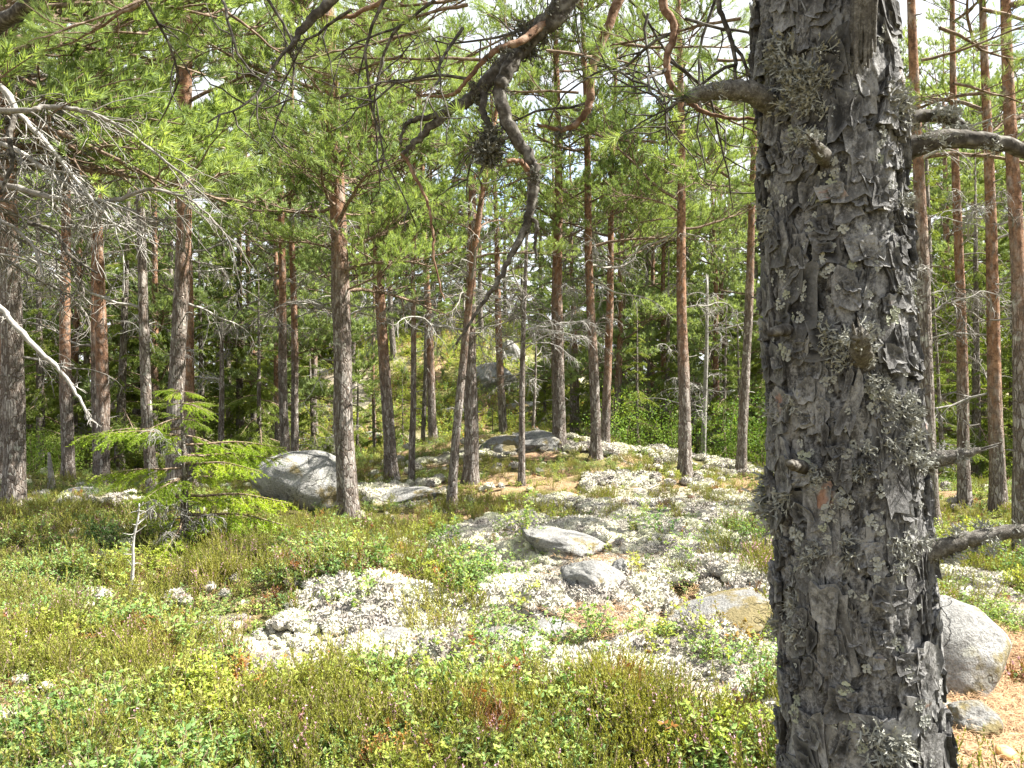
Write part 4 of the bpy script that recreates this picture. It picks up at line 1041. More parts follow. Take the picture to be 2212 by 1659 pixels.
    # leafy lichen: flat ruffled rosettes; bushy lichen: little antlers
    def rosette(seed):
        g = np.random.default_rng(seed); mb = MB()
        for q in range(int(g.integers(12, 22))):
            th = g.uniform(0, 6.28); rr = g.uniform(.1, 1) ** .6 * .020
            cx, cz = rr * math.cos(th), rr * math.sin(th); nl = 6; s = g.uniform(.004, .008)
            t2 = np.arange(nl) * 2 * math.pi / nl + g.uniform(0, 1)
            rim = np.stack([.003 + g.uniform(0, .005, nl), cx + s * np.cos(t2) * g.uniform(.6, 1.3, nl), cz + s * np.sin(t2) * g.uniform(.6, 1.3, nl)], -1)
            V = np.concatenate([[[.0015 + g.uniform(0, .003), cx, cz]], rim]); mb.add(V, [(0, 1 + i, 1 + (i + 1) % nl) for i in range(nl)])
        return mb
    def antler(seed, size=.03, n=26, m=0):
        g = np.random.default_rng(seed); mb = MB()
        for q in range(n):
            d = norm(g.normal(size=3) + [1.1, 0, .1]); L = size * g.uniform(.5, 1.15)
            p = np.array([0, *(g.normal(0, size * .38, 2))])
            for b in range(3):
                s = norm(np.cross(d, g.normal(size=3))) * size * g.uniform(.05, .085)
                e = p + d * L * .5; mb.add([p - s, p + s, e + s * .8, e - s * .8], [(0, 1, 2), (0, 2, 3)], m)
                for sg in (-1, 1):
                    d2 = norm(d + sg * s / np.linalg.norm(s) * .7 + g.normal(0, .25, 3)); mb.add([e - s * .7, e + s * .7, e + d2 * L * .4], [(0, 1, 2)], m)
                p = e; d = norm(d + g.normal(0, .4, 3)); L *= .7
        return mb
    RO = [rosette(i) for i in range(8)]; AN = [antler(40 + i) for i in range(6)]
    RO_ME = [m.mesh("lichen_rosette", [mt], False) for m in RO for mt in (M_LEAFL, M_LEAFG)]
    AN_ME = [m.mesh("lichen_tuft", [M_BUSHL], False) for m in AN]; AD_ME = [m.mesh("lichen_tuft", [M_DARKL], False) for m in AN]
    def wall(ang, zz, s, off=.012):
        r = surf(ang, zz) + off
        return Matrix.Rotation(ang, 4, 'Z') @ Matrix.Translation((r, 0, zz)) @ Matrix.Rotation(rng.uniform(0, 6.28), 4, 'X') @ Matrix.Scale(s, 4)
    def ang_of(px, py):
        """where on the stem a mark of the photograph sits"""
        cl = loc((0, 0, CAMZ)); dl = Mi[:3, :3] @ ray(px, py); r = 0.18
        A_, B_, C_ = dl[0] ** 2 + dl[1] ** 2, cl[0] * dl[0] + cl[1] * dl[1], cl[0] ** 2 + cl[1] ** 2 - r * r
        disc = B_ * B_ - A_ * C_
        t = (-B_ - math.sqrt(max(0, disc))) / A_; q = cl + dl * t
        return math.atan2(q[1], q[0]) % (2 * math.pi), q[2]
    for px, py, s in [(1750, 430, 1.6), (1775, 560, 1.3), (1695, 600, 1.2), (1745, 610, 1.1), (1700, 260, 1.1), (1790, 590, 1.0), (1830, 560, 1.0), (1760, 690, 1.0), (1700, 640, 1.3), (1880, 650, .9), (1800, 390, 1.2), (1740, 500, 1.5),
                      (1720, 690, 1.0), (1690, 420, .9), (1800, 640, .8), (1725, 1170, 1.3), (1760, 1210, 1.3), (1780, 1120, 1.2), (1720, 1250, 1.1), (1890, 1210, 1.0), (1700, 1460, 1.2), (1730, 1540, 1.3), (1840, 1480, 1.0), (1850, 1570, 1.4),
                      (1960, 1450, 1.2), (1975, 1540, 1.3), (1930, 1400, 1.1), (1910, 1130, 1.2), (1740, 960, 1.1), (1840, 960, 1.2), (1700, 1080, 1.2), (1820, 1060, 1.0), (1880, 880, 1.1), (1790, 820, 1.0), (1700, 760, 1.1), (1720, 160, 1.2),
                      (1790, 210, 1.0), (1780, 110, 1.2), (1860, 440, 1.1), (1900, 330, 1.0), (1930, 700, 1.2), (1935, 560, 1.1)]:
        ang, zz = ang_of(px, py)
        for _ in range(2):
            obj("lichen_rosette", RO_ME[int(rng.integers(8)) * 2 + int(rng.random() < .3)], trunk, M=wall(ang + rng.normal(0, .06), zz + rng.normal(0, .014), s * rng.uniform(.4, .8)))
    for q in range(230):
        obj("lichen_rosette", RO_ME[int(rng.integers(8)) * 2], trunk, M=wall((face + rng.uniform(-1.9, 1.9)) % 6.283, rng.uniform(.4, 2.6), rng.uniform(.2, .6)))
    for px, py, n, sp, s in [(1720, 190, 16, 34, 1.3), (1690, 120, 5, 22, 1.2), (1760, 150, 8, 30, 1.1), (1830, 740, 8, 22, 1.0), (1935, 860, 6, 20, .95), (1965, 900, 7, 24, 1.0), (1955, 960, 5, 26, .9), (1975, 980, 4, 20, 1.0), (1915, 850, 5, 20, 1.0),
                          (1920, 1600, 10, 16, 1.5), (1720, 1350, 6, 18, 1.0), (1690, 1080, 4, 24, 1.2), (1740, 1200, 4, 24, .9), (1660, 480, 4, 18, 1.0), (1745, 300, 5, 12, .9), (1960, 1180, 5, 22, 1.0), (1870, 990, 4, 20, .8), (1780, 1010, 4, 26, .8),
                          (1960, 220, 7, 22, 1.2), (1975, 640, 4, 20, .9), (1965, 420, 3, 18, .9), (1850, 1130, 4, 40, .8), (1700, 900, 5, 24, .9)]:
        for _ in range(n):
            ang, zz = ang_of(px + rng.normal(0, sp), py + rng.normal(0, sp))
            obj("lichen_tuft", AN_ME[int(rng.integers(6))], trunk, M=wall(ang, zz, s * rng.uniform(.5, 1.05), .014))
    for px, py, s in [(1650, 1090, 2.2), (1655, 1065, 2.0), (1648, 1110, 1.8), (1662, 1040, 1.6)]:   # the dark tuft on the shaded flank
        ang, zz = ang_of(px, py); obj("lichen_tuft", AN_ME[int(rng.integers(6))], trunk, M=wall(ang, zz, s, .02))

    # stubs and snapped limbs of the stem
    def limb(name, pts, widths, mat, sides=14, rough=.05, parent=ro, frag=False, tufts=(), wob=.0018):
        """pts: (px, py, depth) in the photograph or world points; widths in photograph pixels"""
        W = np.array([np.append(at(*p), w / FP * p[1 + 1] / 2) for p, w in zip(pts, widths)])
        S = resample(W, 7); S[1:-1, :3] += rng.normal(0, wob, (len(S) - 2, 3)); rad = np.abs(S[:, 3]) + .0008
        mb = MB(); tube(mb, S[:, :3], rad, sides, 0, rough * .6, rng, .09)
        if frag:                                                    # torn end: splinters
            d = norm(S[-1, :3] - S[-3, :3])
            for _ in range(9):
                b = S[-1, :3] + norm(rng.normal(size=3)) * rad[-1] * .6; tube(mb, [b - d * .02, b + d * rng.uniform(.01, .05)], [rad[-1] * .3, .001], 4, 0)
        o = world_child(name, mb.mesh(name, [mat]), parent, M)
        for t, s in tufts:
            i = int(t * (len(S) - 1)); dirn = norm(rng.normal(size=3))
            for _ in range(3):
                dirn = norm(rng.normal(size=3)); p = S[i, :3] + dirn * rad[i] * .8 + rng.normal(0, .008, 3)
                tu = obj("lichen_tuft", (AD_ME if name == "hanging_limb" else AN_ME)[int(rng.integers(6))], o)
                tu.matrix_parent_inverse = M.inverted()
                tu.matrix_basis = Matrix.Translation(p) @ Vector((1, 0, 0)).rotation_difference(Vector(dirn)).to_matrix().to_4x4() @ Matrix.Scale(s * .75, 4)
                tu.matrix_parent_inverse = Matrix.Identity(4)
        return o, S
    limb("stub", [(1690, 245, 2.03), (1640, 208, 1.98), (1590, 195, 1.95), (1540, 196, 1.93), (1482, 212, 1.92)], [44, 46, 40, 34, 20], M_STUB, frag=True, tufts=[(.5, .8), (.75, .8), (.9, .7)])
    limb("broken_stem_piece", [(1862, 120, 1.87), (1868, 40, 1.84), (1874, -60, 1.82)], [34, 50, 56], M_STUB, rough=.1, frag=False)
    for q in range(7):
        x0 = 1846 + q * 7; limb("splinter", [(x0 + rng.uniform(-3, 3), rng.uniform(60, 165), 1.81 + .005 * (q % 3)), (x0 + 3, 0, 1.80), (x0 + 8, -70, 1.79)], [5, rng.uniform(9, 15), 14], M_STUB, 6, .1, wob=.001)
    limb("stub", [(1790, 345, 1.92), (1768, 325, 1.84), (1755, 305, 1.80)], [40, 30, 18], M_STUB, frag=True, tufts=[(.7, .7), (.9, .8)])
    limb("stub", [(1862, 790, 1.90), (1858, 752, 1.82), (1856, 720, 1.79)], [44, 40, 34], M_STUB, frag=True, tufts=[(.3, .9), (.6, .9), (.9, .9)])
    limb("stub", [(1940, 1020, 2.05), (2000, 1000, 1.98), (2060, 985, 1.95), (2118, 972, 1.93)], [40, 34, 26, 10], M_STUB, frag=True, tufts=[(.4, .8), (.6, .8), (.8, .7), (.9, .6)])
    limb("dead_limb", [(1930, 1240, 2.05), (1980, 1212, 1.96), (2040, 1182, 1.93), (2110, 1162, 1.92), (2190, 1148, 1.92), (2290, 1150, 1.93)], [58, 52, 40, 34, 30, 26], M_STUB, tufts=[(.3, .9), (.4, 1.0), (.5, 1.0), (.6, .9), (.7, .9), (.8, .8), (.35, .9), (.45, .8)])
    limb("dead_limb", [(1920, 340, 2.1), (1975, 318, 2.05), (2050, 300, 2.04), (2130, 306, 2.04), (2210, 325, 2.05), (2320, 370, 2.06)], [60, 46, 38, 32, 28, 24], M_LIMB, tufts=[(.3, .9), (.45, .8), (.6, .8)])
    limb("dead_limb", [(1930, 275, 2.2), (1990, 250, 2.2), (2040, 252, 2.2), (2090, 278, 2.2)], [38, 26, 22, 14], M_LIMB, tufts=[(.3, 1.1), (.5, 1.1), (.65, 1.3), (.8, 1.3), (.95, 1.4)])
    limb("stub", [(1735, 1010, 1.95), (1716, 1005, 1.85), (1706, 1000, 1.82)], [26, 22, 12], M_LIMB)
    limb("stub", [(1700, 710, 1.97), (1676, 716, 1.9), (1662, 720, 1.88)], [26, 20, 12], M_LIMB)

    # limbs that hang in from above: they leave the stem above the picture
    o1, S1 = limb("hanging_limb", [(1720, -900, 2.12), (1560, -620, 2.3), (1400, -330, 2.45), (1290, -110, 2.5), (1222, 5, 2.5), (1155, 75, 2.5), (1090, 138, 2.5), (1040, 192, 2.5), (965, 243, 2.5), (905, 300, 2.5), (868, 334, 2.5)],
                  [80, 72, 64, 56, 48, 42, 36, 29, 20, 14, 8], M_LIMB, rough=.12, wob=.0028, tufts=[(.44, 1.1), (.47, 1.3), (.5, 1.5), (.52, 1.7), (.54, 1.8), (.56, 1.6), (.58, 1.3), (.70, 1.2), (.72, 1.3), (.74, 1.0), (.8, .6)])
    o2, S2 = limb("hanging_limb", [(1125, 108, 2.49), (1092, 165, 2.46), (1080, 205, 2.45), (1108, 285, 2.45), (1148, 350, 2.45), (1155, 400, 2.45), (1142, 470, 2.45), (1108, 545, 2.45), (1075, 612, 2.45), (1030, 675, 2.46), (985, 745, 2.47)],
                  [28, 27, 26, 25, 22, 20, 16, 11, 9, 6, 3], M_LIMB, rough=.12, wob=.0028, tufts=[(.22, .6), (.48, 1.0), (.5, .9), (.58, .7), (.62, .7)])
    limb("hanging_limb", [(1142, 465, 2.45), (1160, 485, 2.45), (1156, 525, 2.45), (1160, 560, 2.45)], [10, 9, 7, 4], M_LIMB, 7, .2)
    limb("hanging_limb", [(1150, 385, 2.45), (1128, 352, 2.42), (1095, 348, 2.4)], [14, 10, 7], M_LIMBOR, 7, .1)
    o3, S3 = limb("hanging_limb", [(1045, 190, 2.5), (1043, 240, 2.47), (1056, 280, 2.46), (1052, 325, 2.46), (1040, 372, 2.46)], [18, 15, 13, 12, 6], M_LIMB, 8, .2, tufts=[(.6, 1.6), (.68, 1.8), (.75, 2.0), (.8, 1.9), (.85, 1.6), (.72, 1.8), (.78, 1.7)])
    limb("hanging_limb", [(985, 232, 2.5), (930, 252, 2.48), (885, 262, 2.47), (868, 290, 2.47), (866, 312, 2.47)], [16, 13, 10, 7, 4], M_LIMB, 7, .2, tufts=[(.7, .5)])
    limb("hanging_limb", [(1190, 40, 2.5), (1120, 92, 2.42), (1065, 112, 2.4), (1012, 170, 2.4), (985, 200, 2.4), (950, 208, 2.4), (900, 206, 2.4)], [20, 16, 13, 9, 8, 6, 3], M_LIMBOR, 7, .15, tufts=[(.3, .8), (.4, .8)])
    limb("hanging_limb", [(868, 330, 2.5), (898, 385, 2.5), (925, 445, 2.5), (936, 510, 2.5), (938, 570, 2.5), (960, 650, 2.5)], [8, 7, 6, 5, 4, 2], M_LIMBOR, 6, .1)
    limb("hanging_limb", [(1560, -560, 2.3), (1440, -200, 2.6), (1350, -30, 2.7), (1312, 60, 2.7), (1280, 150, 2.7), (1275, 215, 2.7), (1258, 255, 2.7), (1218, 280, 2.7), (1160, 268, 2.7)], [34, 26, 22, 20, 18, 17, 14, 10, 5], M_LIMBOR, 9, .2, tufts=[(.72, .8), (.85, .8), (.9, .9)])
    limb("hanging_limb", [(1590, -500, 2.25), (1480, -180, 2.3), (1432, -10, 2.3), (1456, 60, 2.3), (1440, 130, 2.3), (1450, 180, 2.3), (1490, 222, 2.3), (1545, 250, 2.3), (1640, 258, 2.3)], [30, 24, 19, 17, 15, 13, 11, 8, 5], M_LIMBOR, 8, .2)
    limb("hanging_limb", [(1650, -400, 2.2), (1560, -100, 2.2), (1555, 10, 2.2), (1580, 95, 2.2), (1592, 200, 2.2)], [22, 14, 11, 9, 5], M_LIMB, 7, .15)
    limb("hanging_limb", [(1400, -330, 2.45), (1000, -220, 2.3), (800, -90, 2.2), (720, -5, 2.2), (670, 45, 2.2), (640, 80, 2.2), (624, 115, 2.2)], [40, 30, 22, 20, 17, 12, 9], M_LIMB, 8, .2, tufts=[(.9, .6), (.97, .7)])
    limb("hanging_limb", [(1000, -220, 2.3), (860, -30, 2.6), (800, 15, 2.7), (740, 40, 2.7), (690, 30, 2.7)], [18, 11, 9, 8, 4], M_LIMBOR, 7, .15)
    # thin kinked twigs
    tw = 0
    for px, py, dx, dy, L, Y in [(1480, 40, .9, .5, .5, 2.3), (1455, 70, -1, .35, .5, 2.3), (1445, 130, 1, .25, .55, 2.3), (1440, 150, -1, .6, .45, 2.3), (1590, 140, -1, .3, .35, 2.2), (1585, 100, .8, .8, .3, 2.2), (1320, 60, -1, .3, .45, 2.7), (1285, 140, 1, .5, .5, 2.7),
                                 (1275, 220, -1, .15, .6, 2.7), (1180, 50, -1, .1, .5, 2.5), (1110, 290, -1, .6, .3, 2.45), (1000, 60, -.8, .8, .5, 2.4), (880, 40, -.6, .9, .6, 2.4), (830, 0, -.4, 1, .7, 2.3), (760, 20, -.8, .7, .4, 2.3), (650, 70, -.7, .7, .4, 2.2),
                                 (1360, 0, .8, .8, .5, 2.6), (1400, 30, -.3, 1, .45, 2.5), (1545, 0, -.5, 1, .5, 2.3), (470, -20, .1, 1, .5, 2.4), (560, -30, .5, 1, .55, 2.4), (300, -30, .3, 1, .5, 2.3), (1010, 170, -1, .2, .4, 2.4), (940, 0, -.7, .8, .5, 2.5)]:
        mb = MB(); p = at(px, py, Y); d = np.array([dx, rng.normal(0, .35), -dy]); SP, SD = [], []
        s = grow(rng, p, d, L, 9, .2, (0, 0, -.2)); tube(mb, s, np.linspace(.0055, .002, 10), 5, 0)
        for w in range(5):
            k = int(rng.integers(2, 9)); u = grow(rng, s[k], rng.normal(size=3) + d * .8, rng.uniform(.08, .25), 5, .25); tube(mb, u, np.linspace(.003, .0014, 6), 4, 0)
            if rng.random() < .55: SP.append(u[-1]); SD.append(u[-1] - u[-2])
        needles(mb, SP, SD, rng, 60, .06, .05, .0017, .9, 1)
        world_child("twig", mb.mesh("twig", [M_LIMB, M_PNEEDLE]), ro, M)
    # leafy shoots overhead
    for px, py, Y, az, el, s in [(1010, 10, 2.9, 3.0, -.2, .42), (1100, -20, 3.0, 3.4, -.35, .5), (930, 60, 2.9, 3.2, -.3, .4), (1230, 0, 3.1, 2.6, -.3, .45), (1330, 90, 3.0, .4, -.3, .4), (1420, 200, 2.8, .2, -.4, .32), (1500, 210, 2.6, .3, -.3, .3), (1600, 40, 2.6, 2.9, -.3, .35),
                                 (1550, 130, 2.8, .2, -.2, .35), (1180, 110, 3.2, .1, -.3, .4), (1050, 130, 3.1, 3.2, -.2, .42), (870, 120, 3.0, 3.0, -.3, .35), (380, -30, 2.8, 3.3, -.5, .4), (480, 20, 2.8, .3, -.5, .35), (300, 10, 2.7, 3.0, -.4, .35), (1250, 200, 3.2, 3.2, -.2, .35),
                                 (2030, 60, 3.0, .2, -.2, .4), (2120, 20, 3.0, .1, -.4, .45), (1990, 130, 2.9, -.2, -.1, .35), (2060, 180, 3.0, .3, -.3, .35)]:
        o = world_child("leafy_twig", FINE[int(rng.integers(3))], ro, M)
        o.matrix_parent_inverse = M.inverted(); o.matrix_basis = bmat(at(px, py, Y), az, el, s)
    # crown high above
    cr = obj("crown", None, ro)
    for q in range(22):
        t = q / 22; zz = 5.2 + 6.6 * t
        obj("branch", PB_ME[q % 8], cr, M=bmat((0, 0, zz), q * 2.4, .1 + .5 * t, 1.35 - .8 * t))
FINE = [pine_branch(950 + i, 1.3, 46, .0028, .085, False, .75).mesh("leafy_twig", [M_TWIG, M_PNEEDLE]) for i in range(3)]
big_pine()

# ------------------------------------------------------------------ pine just outside the view, its boughs and dead twigs reaching in
def side_pine():
    rng = np.random.default_rng(77)
    P = np.array([-4.35, 5.6, float(hgt(-4.35, 5.6))])
    ro, M = root_at("pine_tree", P, norm((0.01, 0, 1)), "pine whose green boughs and bare grey twigs reach in over the clearing", "pine")
    tm, cxy, rad = trunk_mesh(rng, .13, 12, 3.5, (0, 0)); obj("trunk", tm, ro); cr = obj("crown", None, ro)
    z = lambda py: py_to_z(py, 5.6) - P[2]
    for q in range(26):
        t = (q + rng.random()) / 26; zz = 5.6 + 6.3 * t; obj("branch", PB_ME[int(rng.integers(8))], cr, M=bmat((*cxy(zz), zz), q * 2.4, rng.uniform(-.2, .2) + .4 * t, 1.3 - .7 * t))
    # live boughs to the clearing side: (height as seen, azimuth, elevation, size)
    for py, az, el, s in [(60, .0, -.05, 1.05), (130, .15, -.1, 1.1), (210, -.1, -.12, 1.15), (250, .2, -.18, 1.2), (290, .05, -.2, 1.2), (170, -.35, -.05, 1.0), (0, .3, 0, 1.1), (90, .5, 0, 1.0), (330, .3, -.12, 1.15), (20, -.2, -.2, 1.2), (-60, .1, -.2, 1.3), (360, .1, -.16, 1.1)]:
        obj("branch", PB_ME[int(rng.choice([3, 6, 7, 2]))], cr, M=bmat((0.05, 0, z(py)), az, el, s))
    for q in range(20):
        py = rng.uniform(120, 480); obj("dead_branch", DB_ME[int(rng.choice([2, 4, 6, 6]))], ro, M=bmat((0, 0, z(py)), rng.normal(.1, .3), -rng.uniform(.25, .55), rng.uniform(.8, 1.25)))
    def poly(name, pts, w, mat, twigs=0, tl=.3):
        W = np.array([np.append(at(*p), q / FP * p[2] / 2) for p, q in zip(pts, w)]); S = resample(W, 6); mb = MB()
        S[1:-1, :3] += rng.normal(0, .003, (len(S) - 2, 3)); tube(mb, S[:, :3], np.abs(S[:, 3]) * .82 + .001, 7, 0, .12, rng)
        for _ in range(twigs):
            i = int(rng.integers(3, len(S) - 1)); d = norm(S[i, :3] - S[i - 2, :3]) + rng.normal(0, .45, 3) + [0, 0, -.3]
            u = grow(rng, S[i, :3], d, tl * rng.uniform(.5, 1.6), 7, .16, (.2, 0, -.5)); tube(mb, u, np.linspace(.0042, .0014, 8), 4, 0)
            for _ in range(3):
                k = int(rng.integers(2, 7)); v = grow(rng, u[k], u[k] - u[k - 1] + rng.normal(0, .03, 3), tl * rng.uniform(.2, .6), 5, .2, (0, 0, -.4)); tube(mb, v, np.linspace(.0032, .0015, 6), 3, 0)
        world_child(name, mb.mesh(name, [mat]), ro, M)
    poly("limb", [(-230, 60, 5.2), (-60, 70, 4.6), (10, 45, 4.2), (70, 0, 4.0), (130, -70, 3.9)], [50, 44, 40, 36, 30], M_LIMB)
    poly("dead_branch", [(-220, 380, 5.5), (0, 398, 5.2), (80, 418, 5.1), (170, 436, 5.0), (250, 432, 5.0), (330, 408, 5.0), (420, 440, 5.0), (500, 520, 5.0)], [22, 17, 15, 13, 11, 8, 5, 3], M_DEAD, 26, .4)
    poly("dead_branch", [(-220, 80, 5.5), (-10, 180, 5.0), (40, 245, 4.9), (110, 320, 4.9), (190, 420, 4.9), (260, 500, 4.9)], [22, 17, 14, 10, 7, 3], M_DEAD, 20, .35)
    poly("dead_branch", [(-220, 260, 5.4), (0, 310, 5.0), (90, 360, 4.9), (160, 410, 4.9), (240, 440, 4.9)], [18, 14, 11, 8, 4], M_DEAD, 22, .35)
    poly("dead_branch", [(-220, 230, 5.3), (30, 240, 4.8), (100, 232, 4.8), (180, 240, 4.8), (260, 275, 4.8), (360, 350, 4.8), (450, 430, 4.8)], [20, 15, 13, 11, 8, 6, 3], M_DEAD, 24, .4)
    poly("dead_branch", [(35, 240, 4.9), (20, 290, 4.8), (25, 350, 4.8), (0, 420, 4.8)], [15, 13, 11, 8], M_LIMB, 2)
    poly("dead_branch", [(-220, 560, 5.3), (-20, 650, 4.6), (20, 690, 4.5), (80, 752, 4.5), (130, 800, 4.5), (165, 850, 4.5), (196, 910, 4.5)], [20, 15, 14, 13, 10, 8, 4], M_DEAD, 14, .10)
    poly("dead_branch", [(-220, 420, 5.3), (-20, 470, 4.9), (40, 500, 4.9), (75, 540, 4.9), (95, 610, 4.9)], [14, 10, 9, 7, 3], M_DEAD, 5, .12)
    poly("dead_branch", [(60, 480, 5.2), (120, 500, 5.2), (150, 550, 5.2), (210, 590, 5.2)], [10, 9, 8, 5], M_LIMB, 5, .15)
side_pine()

# ------------------------------------------------------------------ undergrowth: small plants kept apart from the scene, set out by the thousand
def leaf_quads(c, a, b, L, w, fold=0.0):
    """c base, a along, b across; pointed oval of two halves"""
    n = norm(np.cross(a, b))
    p = [c, c + a * L * .45 + b * w * .5 + n * fold * w, c + a * L, c + a * L * .45 - b * w * .5 + n * fold * w]
    return np.stack(p, 1).reshape(-1, 3)

def bilberry(seed, H, stems, per, ls, mat):
    rng = np.random.default_rng(seed); mb = MB()
    for q in range(stems):
        s = grow(rng, (*rng.normal(0, .035, 2), -.02), (rng.normal(0, .32), rng.normal(0, .32), 1), H * rng.uniform(.55, 1.1), 6, .14)
        tube(mb, s, np.linspace(.0022, .001, 7), 3, 0)
        tips = [s]
        for w in range(3):
            k = int(rng.integers(2, 6)); u = grow(rng, s[k], (s[k] - s[k - 1]) / .03 * .6 + rng.normal(0, .6, 3), H * rng.uniform(.2, .42), 4, .15, (0, 0, .4)); tube(mb, u, np.linspace(.0014, .0008, 5), 3, 0); tips.append(u)
        for path in tips:
            k = max(3, int(per * (1.2 if path is s else .8)))
            t = .3 + .7 * rng.random(k); f = t * (len(path) - 1); i = np.minimum(f.astype(int), len(path) - 2)
            c = path[i] + (path[i + 1] - path[i]) * (f - i)[:, None]
            a = norm(rng.normal(size=(k, 3)) * [1, 1, .45] + [0, 0, .35]); b = norm(np.cross(a, rng.normal(size=(k, 3)) * .35 + [0, 0, 1]))
            L = ls * rng.uniform(.7, 1.3, (k, 1)); V = leaf_quads(c, a, b, L, L * .62, .12)
            j = np.arange(k)[:, None] * 4; mb.add(V, np.concatenate([j + [0, 1, 2], j + [0, 2, 3]]), 1)
    return mb.mesh("bilberry", [M_STEM, mat], False)

def heather(seed, H, stems, mat, flowers):
    rng = np.random.default_rng(seed); mb = MB()
    for q in range(stems):
        s = grow(rng, (*rng.normal(0, .03, 2), -.02), (rng.normal(0, .38), rng.normal(0, .38), 1), H * rng.uniform(.55, 1.1), 6, .10, (0, 0, .3))
        tube(mb, s, np.linspace(.0022, .001, 7), 3, 0)
        P, D = [], []
        for k in (2, 3, 4, 5, 6):
            P.append(s[k - 1]); D.append(s[k] - s[k - 1])
        for w in range(4):
            k = int(rng.integers(2, 6)); u = grow(rng, s[k], (s[k] - s[k - 1]) / .02 + rng.normal(0, .5, 3), H * .28, 2, .1, (0, 0, .5)); P += [u[0], u[1]]; D += [u[1] - u[0], u[2] - u[1]]
        needles(mb, P, D, rng, 8, H / 7, .011, .0042, .6, 1)
        if flowers and rng.random() < .7:
            needles(mb, [s[5]], [s[6] - s[5]], rng, 8, H / 5, .009, .007, 1.1, 2)
    return mb.mesh("heather", [M_STEM, mat, M_FLOWER], False)

def lichen(seed, r, n):
    rng = np.random.default_rng(seed); mb = MB()
    V, T = ICO2; k = 1 + .30 * fbm(V[:, 0] * 3, V[:, 1] * 3, V[:, 2] * 3, seed, 3)
    mb.add(V * k[:, None] * [r * .85, r * .85, r * .6], T)
    d = norm(rng.normal(size=(n, 3)) * [1, 1, .8] + [0, 0, .45]); d[:, 2] = np.abs(d[:, 2])
    c = d * [r * .8, r * .8, r * .58] * rng.uniform(.8, 1.0, (n, 1))
    ax = norm(d + rng.normal(0, .5, d.shape)); L = r * rng.uniform(.22, .42, (n, 1))
    p1 = norm(np.cross(ax, rng.normal(size=d.shape))); p2 = np.cross(ax, p1); w = L * .45
    V = np.stack([c + p1 * w, c - p1 * .5 * w + p2 * .87 * w, c - p1 * .5 * w - p2 * .87 * w, c + ax * L], 1).reshape(-1, 3)
    j = np.arange(n)[:, None] * 4; mb.add(V, np.concatenate([j + [0, 1, 3], j + [1, 2, 3], j + [2, 0, 3]]))
    return mb.mesh("lichen", [M_LICHEN], False)

def litter(seed):
    rng = np.random.default_rng(seed); mb = MB()
    n = 60; c = np.stack([rng.normal(0, .07, n), rng.normal(0, .07, n), rng.uniform(.0, .02, n)], -1); a = norm(rng.normal(size=(n, 3)) * [1, 1, .15]); s = norm(np.cross(a, [0, 0, 1])) * .0013
    V = np.stack([c - s, c + s, c + a * .055], 1).reshape(-1, 3); mb.add(V, np.arange(len(V)).reshape(-1, 3)); return mb.mesh("needle_litter", [M_LITTERN], False)
_k = Mat("fallen_needles"); M_LITTERN = _k.finish(_k.mix(_k.n("NewGeometry").outputs["Random Per Island"], (0.22, 0.12, 0.06), (0.5, 0.34, 0.2)), .8)

def scatter(name, pts, rot, scl, idx, meshes, label, cat):
    c = bpy.data.collections.new(name + "_kinds")
    for i, me in enumerate(meshes):
        c.objects.link(bpy.data.objects.new("%s_kind_%02d" % (name, i), me))
    me = bpy.data.meshes.new(name); me.vertices.add(len(pts)); me.vertices.foreach_set("co", np.asarray(pts, np.float32).ravel())
    a = me.attributes.new("rot", 'FLOAT_VECTOR', 'POINT'); a.data.foreach_set("vector", np.asarray(rot, np.float32).ravel())
    a = me.attributes.new("scl", 'FLOAT', 'POINT'); a.data.foreach_set("value", np.asarray(scl, np.float32))
    a = me.attributes.new("idx", 'INT', 'POINT'); a.data.foreach_set("value", np.asarray(idx, np.int32))
    o = obj(name, me, label=label, cat=cat, kind="stuff")
    g = bpy.data.node_groups.new(name + "_nodes", 'GeometryNodeTree')
    g.interface.new_socket("Geometry", in_out='INPUT', socket_type='NodeSocketGeometry'); g.interface.new_socket("Geometry", in_out='OUTPUT', socket_type='NodeSocketGeometry')
    N = g.nodes.new; gi, go, ip, ci = N('NodeGroupInput'), N('NodeGroupOutput'), N('GeometryNodeInstanceOnPoints'), N('GeometryNodeCollectionInfo')
    ci.inputs["Collection"].default_value = c; ci.inputs["Separate Children"].default_value = True; ci.inputs["Reset Children"].default_value = True
    def na(n, t):
        x = N('GeometryNodeInputNamedAttribute'); x.data_type = t; x.inputs["Name"].default_value = n; return x.outputs[0]
    ip.inputs["Pick Instance"].default_value = True
    g.links.new(gi.outputs[0], ip.inputs["Points"]); g.links.new(ci.outputs[0], ip.inputs["Instance"])
    g.links.new(na("idx", 'INT'), ip.inputs["Instance Index"]); g.links.new(na("rot", 'FLOAT_VECTOR'), ip.inputs["Rotation"]); g.links.new(na("scl", 'FLOAT'), ip.inputs["Scale"])
    g.links.new(ip.outputs[0], go.inputs[0])
    o.modifiers.new("set_out", 'NODES').node_group = g
    return o

def candidates(rng, n, y0=1.7, y1=17.5, p=0.55):
    u = rng.random(n); y = (y0 ** p + u * (y1 ** p - y0 ** p)) ** (1 / p)
    x = rng.uniform(-1, 1, n) * (0.78 * y + 1.0)
    # keep the foot of the big pine free
    ok = (x - .94) ** 2 + (y - 2.05) ** 2 > .32 ** 2
    return x[ok], y[ok]

ROCKS = [(o.location.x, o.location.y, max(v.co.x for v in o.data.vertices) * .5, max(v.co.y for v in o.data.vertices) * .5) for o in scene.objects if o.get("category") in ("rock", "boulder") and o.location.y < 17]
def on_rock(x, y):
    r = np.zeros(len(x), bool)
    for cx, cy, sx, sy in ROCKS: r |= ((x - cx) / sx) ** 2 + ((y - cy) / sy) ** 2 < 1
    return r

